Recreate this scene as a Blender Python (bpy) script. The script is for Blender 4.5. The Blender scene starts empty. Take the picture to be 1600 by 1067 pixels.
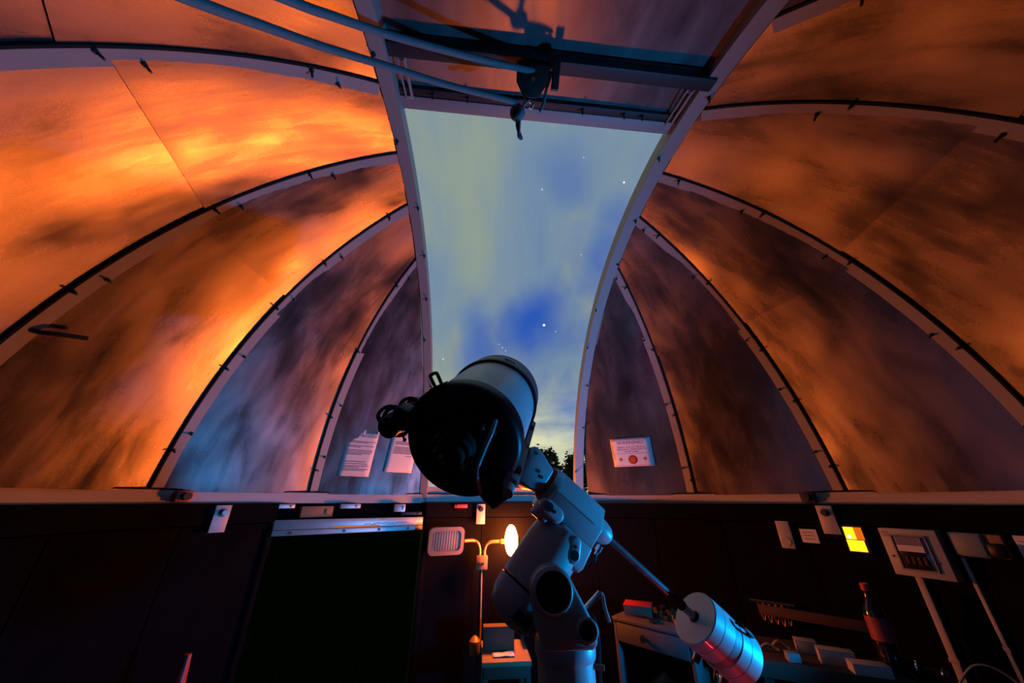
import bpy, bmesh, math, random
from mathutils import Vector, Matrix, noise

random.seed(7)
SC = bpy.context.scene
COL = SC.collection
V = Vector
PI = math.pi

# ------------------------------------------------------------------ camera
CAM = V((-0.2572, -1.1115, 1.5197))
cam = bpy.data.cameras.new('camera')
cam.sensor_width = 36.0
cam.lens = 527.6 / 1600 * 36.0
cam.clip_start = 0.02
cam.clip_end = 500
camo = bpy.data.objects.new('camera', cam)
COL.objects.link(camo)
_r = V((0.99537, -0.09614, 0.00096)); _u = V((-0.04198, -0.42557, 0.90395)); _f = V((0.08649, 0.8998, 0.42764))
camo.matrix_world = Matrix(((_r.x, _u.x, -_f.x, CAM.x), (_r.y, _u.y, -_f.y, CAM.y), (_r.z, _u.z, -_f.z, CAM.z), (0, 0, 0, 1)))
SC.camera = camo

SC.view_settings.view_transform = 'Standard'
SC.view_settings.look = 'None'
SC.view_settings.exposure = 0.0
SC.view_settings.gamma = 1.0
SC.view_settings.use_curve_mapping = False

# light levels
LAMP_E = 450.0
LAMP_COL = (1.0, 0.18, 0.022)
BLUE_W = 200.0
BLUE_COL = (0.0, 0.36, 1.0)
BLUE_AT = V((1.50, 0.02, 0.97))
RED_W = 3.5
RED_AT = V((0.56, -0.05, 0.50))

# ------------------------------------------------------------------ node helpers
def NT(tree):
    tree.nodes.clear()
    def n(kind, inp=None, **kw):
        nd = tree.nodes.new(kind)
        for k, v in kw.items():
            setattr(nd, k, v)
        for k, v in (inp or {}).items():
            if isinstance(v, bpy.types.NodeSocket):
                tree.links.new(v, nd.inputs[k])
            else:
                nd.inputs[k].default_value = v
        return nd
    return n

def c4(c):
    return (c[0], c[1], c[2], 1.0)

# ------------------------------------------------------------------ sky: moonlit broken cloud, stars
def make_world():
    w = bpy.data.worlds.new('night_sky')
    SC.world = w
    w.use_nodes = True
    t = w.node_tree
    n = NT(t)
    L = t.links.new
    D = n('ShaderNodeTexCoord').outputs['Generated']
    sep = n('ShaderNodeSeparateXYZ', {0: D})
    zc = n('ShaderNodeMath', {0: sep.outputs[2], 1: 0.0}, operation='MAXIMUM')
    zz = n('ShaderNodeMath', {0: zc.outputs[0], 1: 0.22}, operation='ADD')
    px = n('ShaderNodeMath', {0: sep.outputs[0], 1: zz.outputs[0]}, operation='DIVIDE')
    py = n('ShaderNodeMath', {0: sep.outputs[1], 1: zz.outputs[0]}, operation='DIVIDE')
    p = n('ShaderNodeCombineXYZ', {0: px.outputs[0], 1: py.outputs[0], 2: 0.0})
    mp = n('ShaderNodeMapping', {0: p.outputs[0], 'Scale': (2.1, 0.62, 1), 'Location': (3.1, 0.4, 0)})
    n1 = n('ShaderNodeTexNoise', {'Vector': mp.outputs[0], 'Scale': 1.6, 'Detail': 5.0, 'Roughness': 0.55, 'Distortion': 0.35})
    mp2 = n('ShaderNodeMapping', {0: D, 'Scale': (2.2, 2.2, 9.0)})
    n2 = n('ShaderNodeTexNoise', {'Vector': mp2.outputs[0], 'Scale': 2.4, 'Detail': 5.0, 'Roughness': 0.6})
    nd = n('ShaderNodeTexNoise', {'Vector': D, 'Scale': 5.0, 'Detail': 3.0})
    ndv = n('ShaderNodeVectorMath', {0: nd.outputs['Color'], 1: (0.5, 0.5, 0.5)}, operation='SUBTRACT')
    nds = n('ShaderNodeVectorMath', {0: ndv.outputs[0], 'Scale': 0.22}, operation='SCALE')
    DD = n('ShaderNodeVectorMath', {0: D, 1: nds.outputs[0]}, operation='ADD').outputs[0]
    # openings in the cloud
    hole = None
    for d, rad, amt in (((0.178, 0.865, 0.46), 0.20, 0.95), ((0.03, 0.905, 0.42), 0.17, 0.75), ((0.31, 0.735, 0.60), 0.15, 0.65),
                        ((0.345, 0.66, 0.66), 0.13, 0.5), ((0.20, 0.60, 0.775), 0.15, 0.42), ((0.26, 0.95, 0.20), 0.11, 0.55), ((0.02, 0.97, 0.24), 0.14, 0.6)):
        ds = n('ShaderNodeVectorMath', {0: DD, 1: d}, operation='DISTANCE')
        m = n('ShaderNodeMapRange', {0: ds.outputs['Value'], 1: rad, 2: 0.0, 3: 0.0, 4: amt}, interpolation_type='SMOOTHSTEP')
        hole = m.outputs[0] if hole is None else n('ShaderNodeMath', {0: hole, 1: m.outputs[0]}, operation='MAXIMUM').outputs[0]
    gap = n('ShaderNodeMapRange', {0: n1.outputs['Fac'], 1: 0.52, 2: 0.74, 3: 0.0, 4: 0.35}, interpolation_type='SMOOTHSTEP')
    clear = n('ShaderNodeMath', {0: hole, 1: gap.outputs[0]}, operation='MAXIMUM').outputs[0]
    # cloud colours: pale green-grey patches, blue-grey veil, warm low glow
    veil = n('ShaderNodeMapRange', {0: n1.outputs['Fac'], 1: 0.33, 2: 0.55, 3: 0.0, 4: 1.0}, interpolation_type='SMOOTHSTEP')
    cl = mixc(n, veil.outputs[0], c4((0.275, 0.335, 0.285)), c4((0.19, 0.28, 0.365)))
    low = n('ShaderNodeMapRange', {0: sep.outputs[2], 1: 0.36, 2: 0.06, 3: 0.0, 4: 1.0}, interpolation_type='SMOOTHSTEP')
    str_ = n('ShaderNodeMapRange', {0: n2.outputs['Fac'], 1: 0.36, 2: 0.62, 3: 0.25, 4: 1.1})
    lowf = n('ShaderNodeMath', {0: low.outputs[0], 1: str_.outputs[0]}, operation='MULTIPLY', use_clamp=True)
    cl2 = mixc(n, lowf.outputs[0], cl, c4((0.84, 0.82, 0.48)))
    blue = mixc(n, low.outputs[0], c4((0.014, 0.085, 0.46)), c4((0.09, 0.24, 0.66)))
    sky = mixc(n, clear, cl2, blue)
    # stars
    star = None
    for d, rad, amt in (((0.17779, 0.86524, 0.46877), 0.0040, 2.2), ((0.34389, 0.57837, 0.73975), 0.0030, 1.3), ((0.14203, 0.63592, 0.75858), 0.0026, 0.6),
                        ((0.33102, 0.7361, 0.5904), 0.0022, 0.5), ((0.05892, 0.90968, 0.4111), 0.0022, 0.6), ((0.06874, 0.91281, 0.40255), 0.0020, 0.6),
                        ((-0.11258, 0.92133, 0.37211), 0.0024, 0.7), ((0.2117, 0.86736, 0.4504), 0.0023, 0.6), ((0.26551, 0.73235, 0.62704), 0.0020, 0.5),
                        ((0.04908, 0.90639, 0.41957), 0.0020, 0.5), ((0.23731, 0.55894, 0.79453), 0.0020, 0.5)):
        ds = n('ShaderNodeVectorMath', {0: D, 1: d}, operation='DISTANCE')
        m = n('ShaderNodeMapRange', {0: ds.outputs['Value'], 1: rad, 2: rad * 0.3, 3: 0.0, 4: amt})
        star = m.outputs[0] if star is None else n('ShaderNodeMath', {0: star, 1: m.outputs[0]}, operation='MAXIMUM').outputs[0]
    st = n('ShaderNodeCombineColor', {0: star, 1: star, 2: star})
    add = n('ShaderNodeVectorMath', {0: sky, 1: st.outputs[0]}, operation='ADD')
    bg = n('ShaderNodeBackground', {'Color': add.outputs[0], 'Strength': 1.0})
    out = n('ShaderNodeOutputWorld')
    L(bg.outputs[0], out.inputs[0])

def mixc(n, fac, a, b):
    m = n('ShaderNodeMix', data_type='RGBA')
    t = m.id_data
    for sock, val in ((m.inputs[0], fac), (m.inputs[6], a), (m.inputs[7], b)):
        if isinstance(val, bpy.types.NodeSocket):
            t.links.new(val, sock)
        else:
            sock.default_value = val
    return m.outputs[2]

# ------------------------------------------------------------------ materials
def mat_base(name):
    m = bpy.data.materials.new(name)
    m.use_nodes = True
    return m, NT(m.node_tree), m.node_tree

def pbr(name, col, rough=0.5, metal=0.0, spec=0.5, var=0.12, nscale=14.0, bump=0.0, bscale=60.0, coat=0.0):
    m, n, t = mat_base(name)
    tc = n('ShaderNodeTexCoord').outputs['Object']
    nz = n('ShaderNodeTexNoise', {'Vector': tc, 'Scale': nscale, 'Detail': 5.0, 'Roughness': 0.6})
    dark = tuple(c * (1 - var) for c in col); lite = tuple(min(1, c * (1 + var)) for c in col)
    cc = mixc(n, nz.outputs['Fac'], c4(dark), c4(lite))
    rr = n('ShaderNodeMapRange', {0: nz.outputs['Fac'], 1: 0.3, 2: 0.7, 3: max(0.02, rough * 0.88), 4: min(1, rough * 1.12)})
    b = n('ShaderNodeBsdfPrincipled', {'Base Color': cc, 'Roughness': rr.outputs[0], 'Metallic': metal, 'Specular IOR Level': spec, 'Coat Weight': coat})
    if bump:
        n2 = n('ShaderNodeTexNoise', {'Vector': tc, 'Scale': bscale, 'Detail': 4.0})
        bp = n('ShaderNodeBump', {'Strength': bump, 'Distance': 0.004, 'Height': n2.outputs['Fac']})
        t.links.new(bp.outputs[0], b.inputs['Normal'])
    o = n('ShaderNodeOutputMaterial')
    t.links.new(b.outputs[0], o.inputs[0])
    return m

def emit(name, col, strength):
    m, n, t = mat_base(name)
    tc = n('ShaderNodeTexCoord').outputs['Object']
    nz = n('ShaderNodeTexNoise', {'Vector': tc, 'Scale': 20.0})
    cc = mixc(n, nz.outputs['Fac'], c4(tuple(c * 0.9 for c in col)), c4(col))
    e = n('ShaderNodeEmission', {'Color': cc, 'Strength': strength})
    o = n('ShaderNodeOutputMaterial')
    t.links.new(e.outputs[0], o.inputs[0])
    return m

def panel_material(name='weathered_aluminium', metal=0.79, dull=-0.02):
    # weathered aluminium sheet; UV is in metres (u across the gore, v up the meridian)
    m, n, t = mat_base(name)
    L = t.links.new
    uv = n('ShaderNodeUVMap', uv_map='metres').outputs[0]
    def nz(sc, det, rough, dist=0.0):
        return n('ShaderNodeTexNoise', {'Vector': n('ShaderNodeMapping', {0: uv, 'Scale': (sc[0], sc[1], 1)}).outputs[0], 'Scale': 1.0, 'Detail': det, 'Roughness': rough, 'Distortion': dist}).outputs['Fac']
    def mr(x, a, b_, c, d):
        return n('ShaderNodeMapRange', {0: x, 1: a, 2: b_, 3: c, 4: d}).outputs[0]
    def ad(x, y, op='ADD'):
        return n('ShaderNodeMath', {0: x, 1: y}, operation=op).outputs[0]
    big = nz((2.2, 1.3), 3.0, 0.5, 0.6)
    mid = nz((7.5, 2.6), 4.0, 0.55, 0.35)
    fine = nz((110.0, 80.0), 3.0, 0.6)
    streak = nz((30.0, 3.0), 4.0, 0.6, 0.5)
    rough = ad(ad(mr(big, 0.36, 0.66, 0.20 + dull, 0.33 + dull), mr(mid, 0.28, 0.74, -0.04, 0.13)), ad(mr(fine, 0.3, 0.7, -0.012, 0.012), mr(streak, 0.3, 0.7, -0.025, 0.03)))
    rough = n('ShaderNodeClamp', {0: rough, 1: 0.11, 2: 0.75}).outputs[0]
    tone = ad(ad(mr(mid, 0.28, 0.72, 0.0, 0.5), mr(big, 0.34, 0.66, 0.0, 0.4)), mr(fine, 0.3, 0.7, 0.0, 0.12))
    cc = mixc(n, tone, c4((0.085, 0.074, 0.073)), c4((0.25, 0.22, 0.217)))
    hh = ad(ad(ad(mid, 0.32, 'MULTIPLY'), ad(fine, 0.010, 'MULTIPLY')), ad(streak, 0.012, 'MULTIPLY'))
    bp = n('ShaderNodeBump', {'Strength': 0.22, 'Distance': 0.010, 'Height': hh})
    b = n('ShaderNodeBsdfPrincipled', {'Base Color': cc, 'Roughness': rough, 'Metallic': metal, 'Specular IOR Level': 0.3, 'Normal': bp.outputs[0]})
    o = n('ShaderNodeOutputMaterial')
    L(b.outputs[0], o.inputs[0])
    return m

make_world()

M = {}
M['panel'] = panel_material()
M['sheet'] = panel_material('lit_shutter_sheet', 0.6, 0.10)  # same aluminium, made rougher and less metallic so the shutter reads lit
M['rib'] = pbr('dull_aluminium', (0.26, 0.235, 0.225), 0.62, 0.2, 0.4, 0.10, 9.0, 0.05, 120)
M['web'] = pbr('near_black_strip', (0.012, 0.011, 0.012), 0.85, 0, 0.15)  # near-black strips along the ribs, slit rails and base ring
M['ring'] = pbr('galvanised_ring', (0.30, 0.275, 0.275), 0.6, 0.2, 0.4, 0.10, 7.0)
M['bolt'] = pbr('dark_bolt_steel', (0.05, 0.05, 0.055), 0.5, 0.6)
M['beam'] = pbr('dark_painted_steel', (0.02, 0.021, 0.026), 0.55, 0.0, 0.35)
M['wall'] = pbr('black_wall_paint', (0.0011, 0.0009, 0.0026), 0.8, 0, 0.05, 0.35, 5.0, 0.10, 90)
M['floor'] = pbr('dark_floor', (0.02, 0.018, 0.018), 0.85, 0, 0.2, 0.3, 6)
M['ground'] = pbr('night_turf', (0.001, 0.003, 0.0008), 0.95, 0, 0.0, 0.5, 2.0, 0.3, 20)
M['grass'] = pbr('grass_blade', (0.003, 0.011, 0.002), 0.9, 0, 0.0, 0.5, 3.0)
M['leaf'] = pbr('dark_leaf', (0.010, 0.016, 0.004), 0.75, 0, 0.2, 0.4, 1.0)
M['bark'] = pbr('bark', (0.02, 0.014, 0.01), 0.9)
M['alu'] = pbr('bare_aluminium', (0.36, 0.36, 0.37), 0.42, 0.55, 0.5, 0.15, 20)
M['plate'] = pbr('zinc_plate', (0.30, 0.29, 0.30), 0.5, 0.2, 0.5, 0.12, 25, 0.05)
M['paper'] = pbr('paper', (0.52, 0.51, 0.52), 0.85, 0, 0.2, 0.03)
M['ink'] = pbr('print_grey', (0.09, 0.085, 0.10), 0.8, 0, 0.2)
M['redink'] = pbr('print_red', (0.28, 0.015, 0.015), 0.8, 0, 0.2)
M['orangeink'] = pbr('print_orange', (0.38, 0.09, 0.02), 0.8, 0, 0.2)
M['rope'] = pbr('rope_fibre', (0.13, 0.145, 0.15), 0.85, 0, 0.2, 0.25, 60, 0.4, 250)
M['pulley'] = pbr('pulley_iron', (0.03, 0.022, 0.02), 0.5, 0.3)
M['brass'] = pbr('worn_brass', (0.55, 0.35, 0.16), 0.3, 0.9)
M['black'] = pbr('black_enamel', (0.003, 0.003, 0.0035), 0.42, 0, 0.22)
M['blackm'] = pbr('matt_black', (0.005, 0.005, 0.005), 0.8, 0, 0.15)
M['tube'] = pbr('pale_grey_tube', (0.34, 0.36, 0.39), 0.33, 0.0, 0.5, 0.05)
M['dew'] = pbr('charcoal_cell', (0.035, 0.04, 0.05), 0.5, 0, 0.4)
M['white'] = pbr('white_enamel', (0.29, 0.30, 0.305), 0.42, 0, 0.5, 0.04, 8, coat=0.2)
M['whitem'] = pbr('white_plastic', (0.30, 0.29, 0.29), 0.5, 0, 0.4, 0.05)
M['grey'] = pbr('grey_band', (0.15, 0.155, 0.165), 0.5, 0, 0.4)
M['redbar'] = pbr('red_oxide_bar', (0.30, 0.07, 0.05), 0.5, 0.2)
M['chrome'] = pbr('chromed_steel', (0.75, 0.75, 0.77), 0.18, 1.0)
M['steel'] = pbr('steel_shaft', (0.30, 0.31, 0.33), 0.28, 0.9)
M['cable'] = pbr('grey_cable', (0.18, 0.20, 0.22), 0.5)
M['wood'] = pbr('pale_wood', (0.20, 0.12, 0.07), 0.7, 0, 0.3, 0.25, 12, 0.1)
M['darkwood'] = pbr('brown_wood', (0.05, 0.027, 0.018), 0.7, 0, 0.3, 0.3, 10)
M['card'] = pbr('cardboard', (0.08, 0.04, 0.025), 0.9, 0, 0.2)
M['bench'] = pbr('bench_board', (0.03, 0.022, 0.025), 0.65, 0, 0.3, 0.3, 10)
M['glass'] = pbr('lamp_lens', (0.20, 0.15, 0.13), 0.5, 0.0, 0.3)
M['lampbody'] = pbr('lamp_housing', (0.24, 0.13, 0.06), 0.45, 0.2)
M['glow'] = emit('hot_lamp_glass', LAMP_COL, LAMP_E)
M['redled'] = emit('red_led', (1.0, 0.02, 0.02), 6.0)
M['yellow'] = emit('amber_indicator', (1.0, 0.55, 0.01), 1.9)
M['amber'] = emit('amber_lens', (1.0, 0.18, 0.01), 0.85)
M['hot'] = emit('pilot_bulb', (1.0, 0.8, 0.3), 4.0)
M['bluelens'] = emit('blue_lens', BLUE_COL, 20.0)
M['redlens'] = emit('red_lens', (1.0, 0.03, 0.02), 5.0)
M['red'] = pbr('red_plastic', (0.42, 0.02, 0.02), 0.45)
M['bottle'] = pbr('dark_bottle_plastic', (0.012, 0.008, 0.01), 0.12, 0, 0.6)
M['label_red'] = pbr('bottle_label', (0.22, 0.02, 0.025), 0.6)
M['screen'] = pbr('dark_window', (0.015, 0.01, 0.01), 0.15, 0, 0.5)
M['violet'] = pbr('violet_card', (0.17, 0.15, 0.27), 0.7)
M['bluebox'] = pbr('grey_blue_box', (0.11, 0.15, 0.18), 0.55)
M['yellowtape'] = pbr('yellow_tape', (0.55, 0.30, 0.02), 0.6)
M['cabinet'] = pbr('cabinet_paint', (0.06, 0.055, 0.06), 0.55, 0, 0.3, 0.08)
M['wire'] = pbr('copper_wire', (0.45, 0.20, 0.08), 0.4, 0.4)

# ------------------------------------------------------------------ mesh helpers
ROOT = {}

def tag(o, label=None, cat=None, group=None, kind=None):
    for k, v in (('label', label), ('category', cat), ('group', group), ('kind', kind)):
        if v:
            o[k] = v
    return o

def empty(name, loc, label=None, cat=None, group=None, kind=None):
    o = bpy.data.objects.new(name, None)
    o.empty_display_size = 0.05
    COL.objects.link(o)
    o.location = loc
    ROOT[o] = V(loc)
    return tag(o, label, cat, group, kind)

def frame_from(axis, up=None):
    a = V(axis).normalized()
    u = V(up) if up is not None else (V((0, 0, 1)) if abs(a.z) < 0.9 else V((1, 0, 0)))
    x = u.cross(a)
    if x.length < 1e-6:
        x = V((1, 0, 0)).cross(a)
    x.normalize()
    y = a.cross(x)
    return x, y, a

class MB:
    def __init__(s):
        s.v = []; s.f = []; s.uv = None
    def add(s, vs, fs):
        b = len(s.v)
        s.v += [V(p) for p in vs]
        s.f += [tuple(i + b for i in f) for f in fs]
        return s
    def box(s, c, size, ax=None):
        c = V(c); ax = ax or (V((1, 0, 0)), V((0, 1, 0)), V((0, 0, 1)))
        vs = []
        for k in (-1, 1):
            for j in (-1, 1):
                for i in (-1, 1):
                    vs.append(c + V(ax[0]) * (i * size[0] / 2) + V(ax[1]) * (j * size[1] / 2) + V(ax[2]) * (k * size[2] / 2))
        return s.add(vs, [(0, 2, 3, 1), (4, 5, 7, 6), (0, 1, 5, 4), (2, 6, 7, 3), (0, 4, 6, 2), (1, 3, 7, 5)])
    def lathe(s, o, axis, prof, n=32, up=None, a0=0, a1=2 * PI):
        o = V(o); x, y, a = frame_from(axis, up)
        vs = []; fs = []
        full = abs(a1 - a0 - 2 * PI) < 1e-6
        m = n if full else n + 1
        rings = []
        for h, r in prof:
            if r < 1e-6:
                vs.append(o + a * h); rings.append([len(vs) - 1])
            else:
                st = len(vs)
                for i in range(m):
                    t = a0 + (a1 - a0) * i / n
                    vs.append(o + a * h + x * (r * math.cos(t)) + y * (r * math.sin(t)))
                rings.append(list(range(st, st + m)))
        for A, B in zip(rings[:-1], rings[1:]):
            if len(A) == 1 and len(B) == 1:
                continue
            for i in range(n):
                j = (i + 1) % m
                if len(A) == 1: fs.append((A[0], B[i], B[j]))
                elif len(B) == 1: fs.append((A[i], A[j], B[0]))
                else: fs.append((A[i], A[j], B[j], B[i]))
        return s.add(vs, fs)
    def cyl(s, p0, p1, r0, r1=None, n=24):
        p0 = V(p0); p1 = V(p1); r1 = r0 if r1 is None else r1
        h = (p1 - p0).length
        return s.lathe(p0, p1 - p0, [(0, 0), (0, r0), (h, r1), (h, 0)], n)
    def tube(s, pts, r, n=8, closed=False):
        pts = [V(p) for p in pts]
        rs = r if isinstance(r, (list, tuple)) else [r] * len(pts)
        vs = []; fs = []; N = len(pts)
        t0 = (pts[1] - pts[0]).normalized()
        x, y, _ = frame_from(t0)
        for i, p in enumerate(pts):
            if closed:
                t = (pts[(i + 1) % N] - pts[i - 1]).normalized()
            else:
                t = (pts[min(i + 1, N - 1)] - pts[max(i - 1, 0)]).normalized()
            x = (x - t * x.dot(t)).normalized(); y = t.cross(x)
            for k in range(n):
                a = 2 * PI * k / n
                vs.append(p + x * (rs[i] * math.cos(a)) + y * (rs[i] * math.sin(a)))
        for i in range(N if closed else N - 1):
            j = (i + 1) % N
            for k in range(n):
                l = (k + 1) % n
                fs.append((i * n + k, i * n + l, j * n + l, j * n + k))
        if not closed:
            fs.append(tuple(range(n - 1, -1, -1))); fs.append(tuple((N - 1) * n + k for k in range(n)))
        return s.add(vs, fs)
    def prism(s, poly, o, ex, ey, ez, h0, h1):
        o = V(o); ex = V(ex); ey = V(ey); ez = V(ez); n = len(poly)
        vs = [o + ex * p[0] + ey * p[1] + ez * h0 for p in poly] + [o + ex * p[0] + ey * p[1] + ez * h1 for p in poly]
        fs = [tuple(range(n - 1, -1, -1)), tuple(range(n, 2 * n))]
        fs += [(i, (i + 1) % n, n + (i + 1) % n, n + i) for i in range(n)]
        return s.add(vs, fs)
    def ellipsoid(s, c, rad, ax=None, nu=24, nv=12):
        c = V(c); ax = ax or (V((1, 0, 0)), V((0, 1, 0)), V((0, 0, 1)))
        prof = []
        vs = []; fs = []; rings = []
        for j in range(nv + 1):
            ph = -PI / 2 + PI * j / nv
            if j in (0, nv):
                vs.append(c + V(ax[2]) * (rad[2] * math.sin(ph))); rings.append([len(vs) - 1])
            else:
                st = len(vs)
                for i in range(nu):
                    a = 2 * PI * i / nu
                    vs.append(c + V(ax[0]) * (rad[0] * math.cos(ph) * math.cos(a)) + V(ax[1]) * (rad[1] * math.cos(ph) * math.sin(a)) + V(ax[2]) * (rad[2] * math.sin(ph)))
                rings.append(list(range(st, st + nu)))
        for A, B in zip(rings[:-1], rings[1:]):
            for i in range(nu):
                j = (i + 1) % nu
                if len(A) == 1: fs.append((A[0], B[i], B[j]))
                elif len(B) == 1: fs.append((A[i], A[j], B[0]))
                else: fs.append((A[i], A[j], B[j], B[i]))
        return s.add(vs, fs)
    def sweep(s, pts, sec):
        # pts: list of (origin, ex, ey); sec: closed polygon
        n = len(sec); vs = []; fs = []
        for o, ex, ey in pts:
            for q in sec:
                vs.append(o + ex * q[0] + ey * q[1])
        for i in range(len(pts) - 1):
            for k in range(n):
                l = (k + 1) % n
                fs.append((i * n + k, i * n + l, (i + 1) * n + l, (i + 1) * n + k))
        fs.append(tuple(range(n - 1, -1, -1))); fs.append(tuple((len(pts) - 1) * n + k for k in range(n)))
        return s.add(vs, fs)
    def mesh(s, name, mat, off=V((0, 0, 0)), bevel=0.0, seg=2, smooth=35, uv=None, recalc=True):
        me = bpy.data.meshes.new(name)
        me.from_pydata([tuple(p - off) for p in s.v], [], s.f)
        if uv:
            ul = me.uv_layers.new(name='metres')
            for lp in me.loops:
                ul.data[lp.index].uv = uv[lp.vertex_index]
        bm = bmesh.new(); bm.from_mesh(me)
        if recalc:
            bmesh.ops.recalc_face_normals(bm, faces=bm.faces)
        if bevel:
            es = [e for e in bm.edges if len(e.link_faces) == 2 and e.calc_face_angle(0) > 0.5]
            bmesh.ops.bevel(bm, geom=es, offset=bevel, segments=seg, affect='EDGES', profile=0.5, clamp_overlap=True)
        bm.to_mesh(me); bm.free()
        if smooth:
            me.shade_smooth()
            me.set_sharp_from_angle(angle=math.radians(smooth))
        me.materials.append(mat)
        return me
    def build(s, name, mat, parent=None, bevel=0.0, seg=2, smooth=35, label=None, cat=None, group=None, kind=None, uv=None, recalc=True):
        if parent is None:
            lo = V((min(p.x for p in s.v), min(p.y for p in s.v), min(p.z for p in s.v)))
            hi = V((max(p.x for p in s.v), max(p.y for p in s.v), max(p.z for p in s.v)))
            off = V(((lo.x + hi.x) / 2, (lo.y + hi.y) / 2, lo.z))
        else:
            off = ROOT[parent]
        me = s.mesh(name, mat, off, bevel, seg, smooth, uv, recalc)
        o = bpy.data.objects.new(name, me)
        COL.objects.link(o)
        if parent is None:
            o.location = off
        else:
            o.parent = parent
        ROOT[o] = off
        return tag(o, label, cat, group, kind)

def inst(name, me, parent, loc, axes=None):
    o = bpy.data.objects.new(name, me)
    COL.objects.link(o)
    o.parent = parent
    l = V(loc) - ROOT[parent]
    m = Matrix.Translation(l)
    if axes:
        x, y, z = axes
        m = m @ Matrix(((x.x, y.x, z.x, 0), (x.y, y.y, z.y, 0), (x.z, y.z, z.z, 0), (0, 0, 0, 1)))
    o.matrix_local = m
    ROOT[o] = V(loc)
    return o

def text(name, body, size, o, ex, ey, mat, parent, align='CENTER', depth=0.0006, wscale=1.0):
    cu = bpy.data.curves.new(name, 'FONT')
    cu.body = body; cu.size = size; cu.align_x = align; cu.align_y = 'CENTER'; cu.extrude = depth / 2; cu.resolution_u = 2
    tmp = bpy.data.objects.new(name, cu)
    COL.objects.link(tmp)
    dg = bpy.context.evaluated_depsgraph_get()
    me = bpy.data.meshes.new_from_object(tmp.evaluated_get(dg))
    COL.objects.unlink(tmp); bpy.data.objects.remove(tmp); bpy.data.curves.remove(cu)
    ex = V(ex).normalized(); ey = V(ey).normalized(); ez = ex.cross(ey)
    off = ROOT[parent]
    for vtx in me.vertices:
        p = vtx.co
        vtx.co = V(o) + ex * (p.x * wscale) + ey * p.y + ez * p.z - off
    me.name = name
    me.materials.clear(); me.materials.append(mat)
    ob = bpy.data.objects.new(name, me)
    COL.objects.link(ob); ob.parent = parent; ROOT[ob] = off
    return ob

# ------------------------------------------------------------------ dimensions
R = 1.97                    # dome radius at the ribs
Z0 = 1.15                   # centre of the dome sphere
ZR = Z0 + 0.2133 * R        # foot of the dome skin
T0 = math.asin(0.2133)
WL = 0.3487 * R; WR = 0.3069 * R
RW = 1.87                   # inside of the round wall

def dome_pt(a, b, t, r=R):
    aa = a + b * t
    return V((r * math.cos(t) * math.sin(aa), r * math.cos(t) * math.cos(aa), Z0 + r * math.sin(t)))

def az_dir(a):
    return V((math.sin(a), math.cos(a), 0)), V((math.cos(a), -math.sin(a), 0))

# ------------------------------------------------------------------ ground, floor, wall
MB().lathe((0, 0, -0.06), (0, 0, 1), [(0, 0), (0, 1.96), (0.06, 1.96), (0.06, 0)], 64).build('floor', M['floor'], smooth=30, kind='structure', label='dark round observatory floor')
g = MB()
NG = 24
for i in range(NG + 1):
    for j in range(NG + 1):
        x = -60 + 120 * i / NG; y = -60 + 160 * j / NG
        g.v.append(V((x, y, -0.08 + (0.25 * noise.noise(V((x * .08, y * .08, 0))) if math.hypot(x, y) > 6 else 0))))
for i in range(NG):
    for j in range(NG):
        a = i * (NG + 1) + j
        g.f.append((a, a + NG + 1, a + NG + 2, a + 1))
g.build('ground', M['ground'], smooth=60, kind='structure', label='dark night lawn outside the doorway')

DOOR_A, DOOR_B = math.radians(-49.2), math.radians(-19.6)

def arc_slab(mb, a0, a1, r0, r1, z0, z1, step=0.06):
    n = max(2, int(abs(a1 - a0) / step) + 1)
    pts = []
    for i in range(n + 1):
        d, t = az_dir(a0 + (a1 - a0) * i / n)
        pts.append((V((0, 0, 0)), d, V((0, 0, 1))))
    mb.sweep(pts, [(r0, z0), (r1, z0), (r1, z1), (r0, z1)])
    return mb

def make_wall(name, a0, a1, label, n):
    w = empty(name, (0, 0, 0), label, None, None, 'structure')
    arc_slab(MB(), a0, a1, RW + 0.03, RW + 0.06, 0, 1.41).build('wall_backing', M['wall'], w, smooth=40)
    st = (a1 - a0) / n
    for i in range(n):
        g_ = 0.0012
        arc_slab(MB(), a0 + st * i + g_, a0 + st * (i + 1) - g_, RW, RW + 0.029, 0.0, 1.404).build('wall_panel', M['wall'], w, smooth=40)
    arc_slab(MB(), a0, a1, RW - 0.015, RW + 0.075, 1.41, 1.5055).build('wall_plate', M['wall'], w, smooth=40)
    arc_slab(MB(), a0, a1, 1.996, 2.006, 1.36, 1.56).build('leak_skirt', M['wall'], w, smooth=40)  # unseen outer skirt, added to block sky light leaking under the ring
    arc_slab(MB(), a0, a1, RW + 0.06, 2.0, 1.36, 1.37).build('skirt_ledge', M['wall'], w, smooth=40)
    return w

make_wall('wall_left', -PI * 1.0, DOOR_A, 'black painted round wall left of the doorway', 10)
make_wall('wall_right', DOOR_B, PI * 1.0, 'black painted round wall right of the doorway', 15)

# ------------------------------------------------------------------ the dome
dome = empty('ceiling', (0, 0, ZR), 'riveted aluminium observatory dome with curved ribs and open slit', None, None, 'structure')

LRIB = [(-0.3417, 0.0), (-0.7466, -0.0915), (-1.1633, -0.0347), (-1.5478, -0.0437), (-1.9533, -0.0543), (-2.36, -0.03), (-2.80, 0.0)]
RRIB = [(0.3417, 0.0), (0.7417, 0.0362), (1.1762, -0.0052), (1.5823, 0.011), (1.9816, 0.0848), (2.4073, 0.0), (2.80, 0.0)]
LSEAM = [0.70, 0.708, 0.765, 0.80, 0.76, 0.74]
RSEAM = [0.82, 0.74, 0.755, 0.80, 0.77, 0.75]

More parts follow.
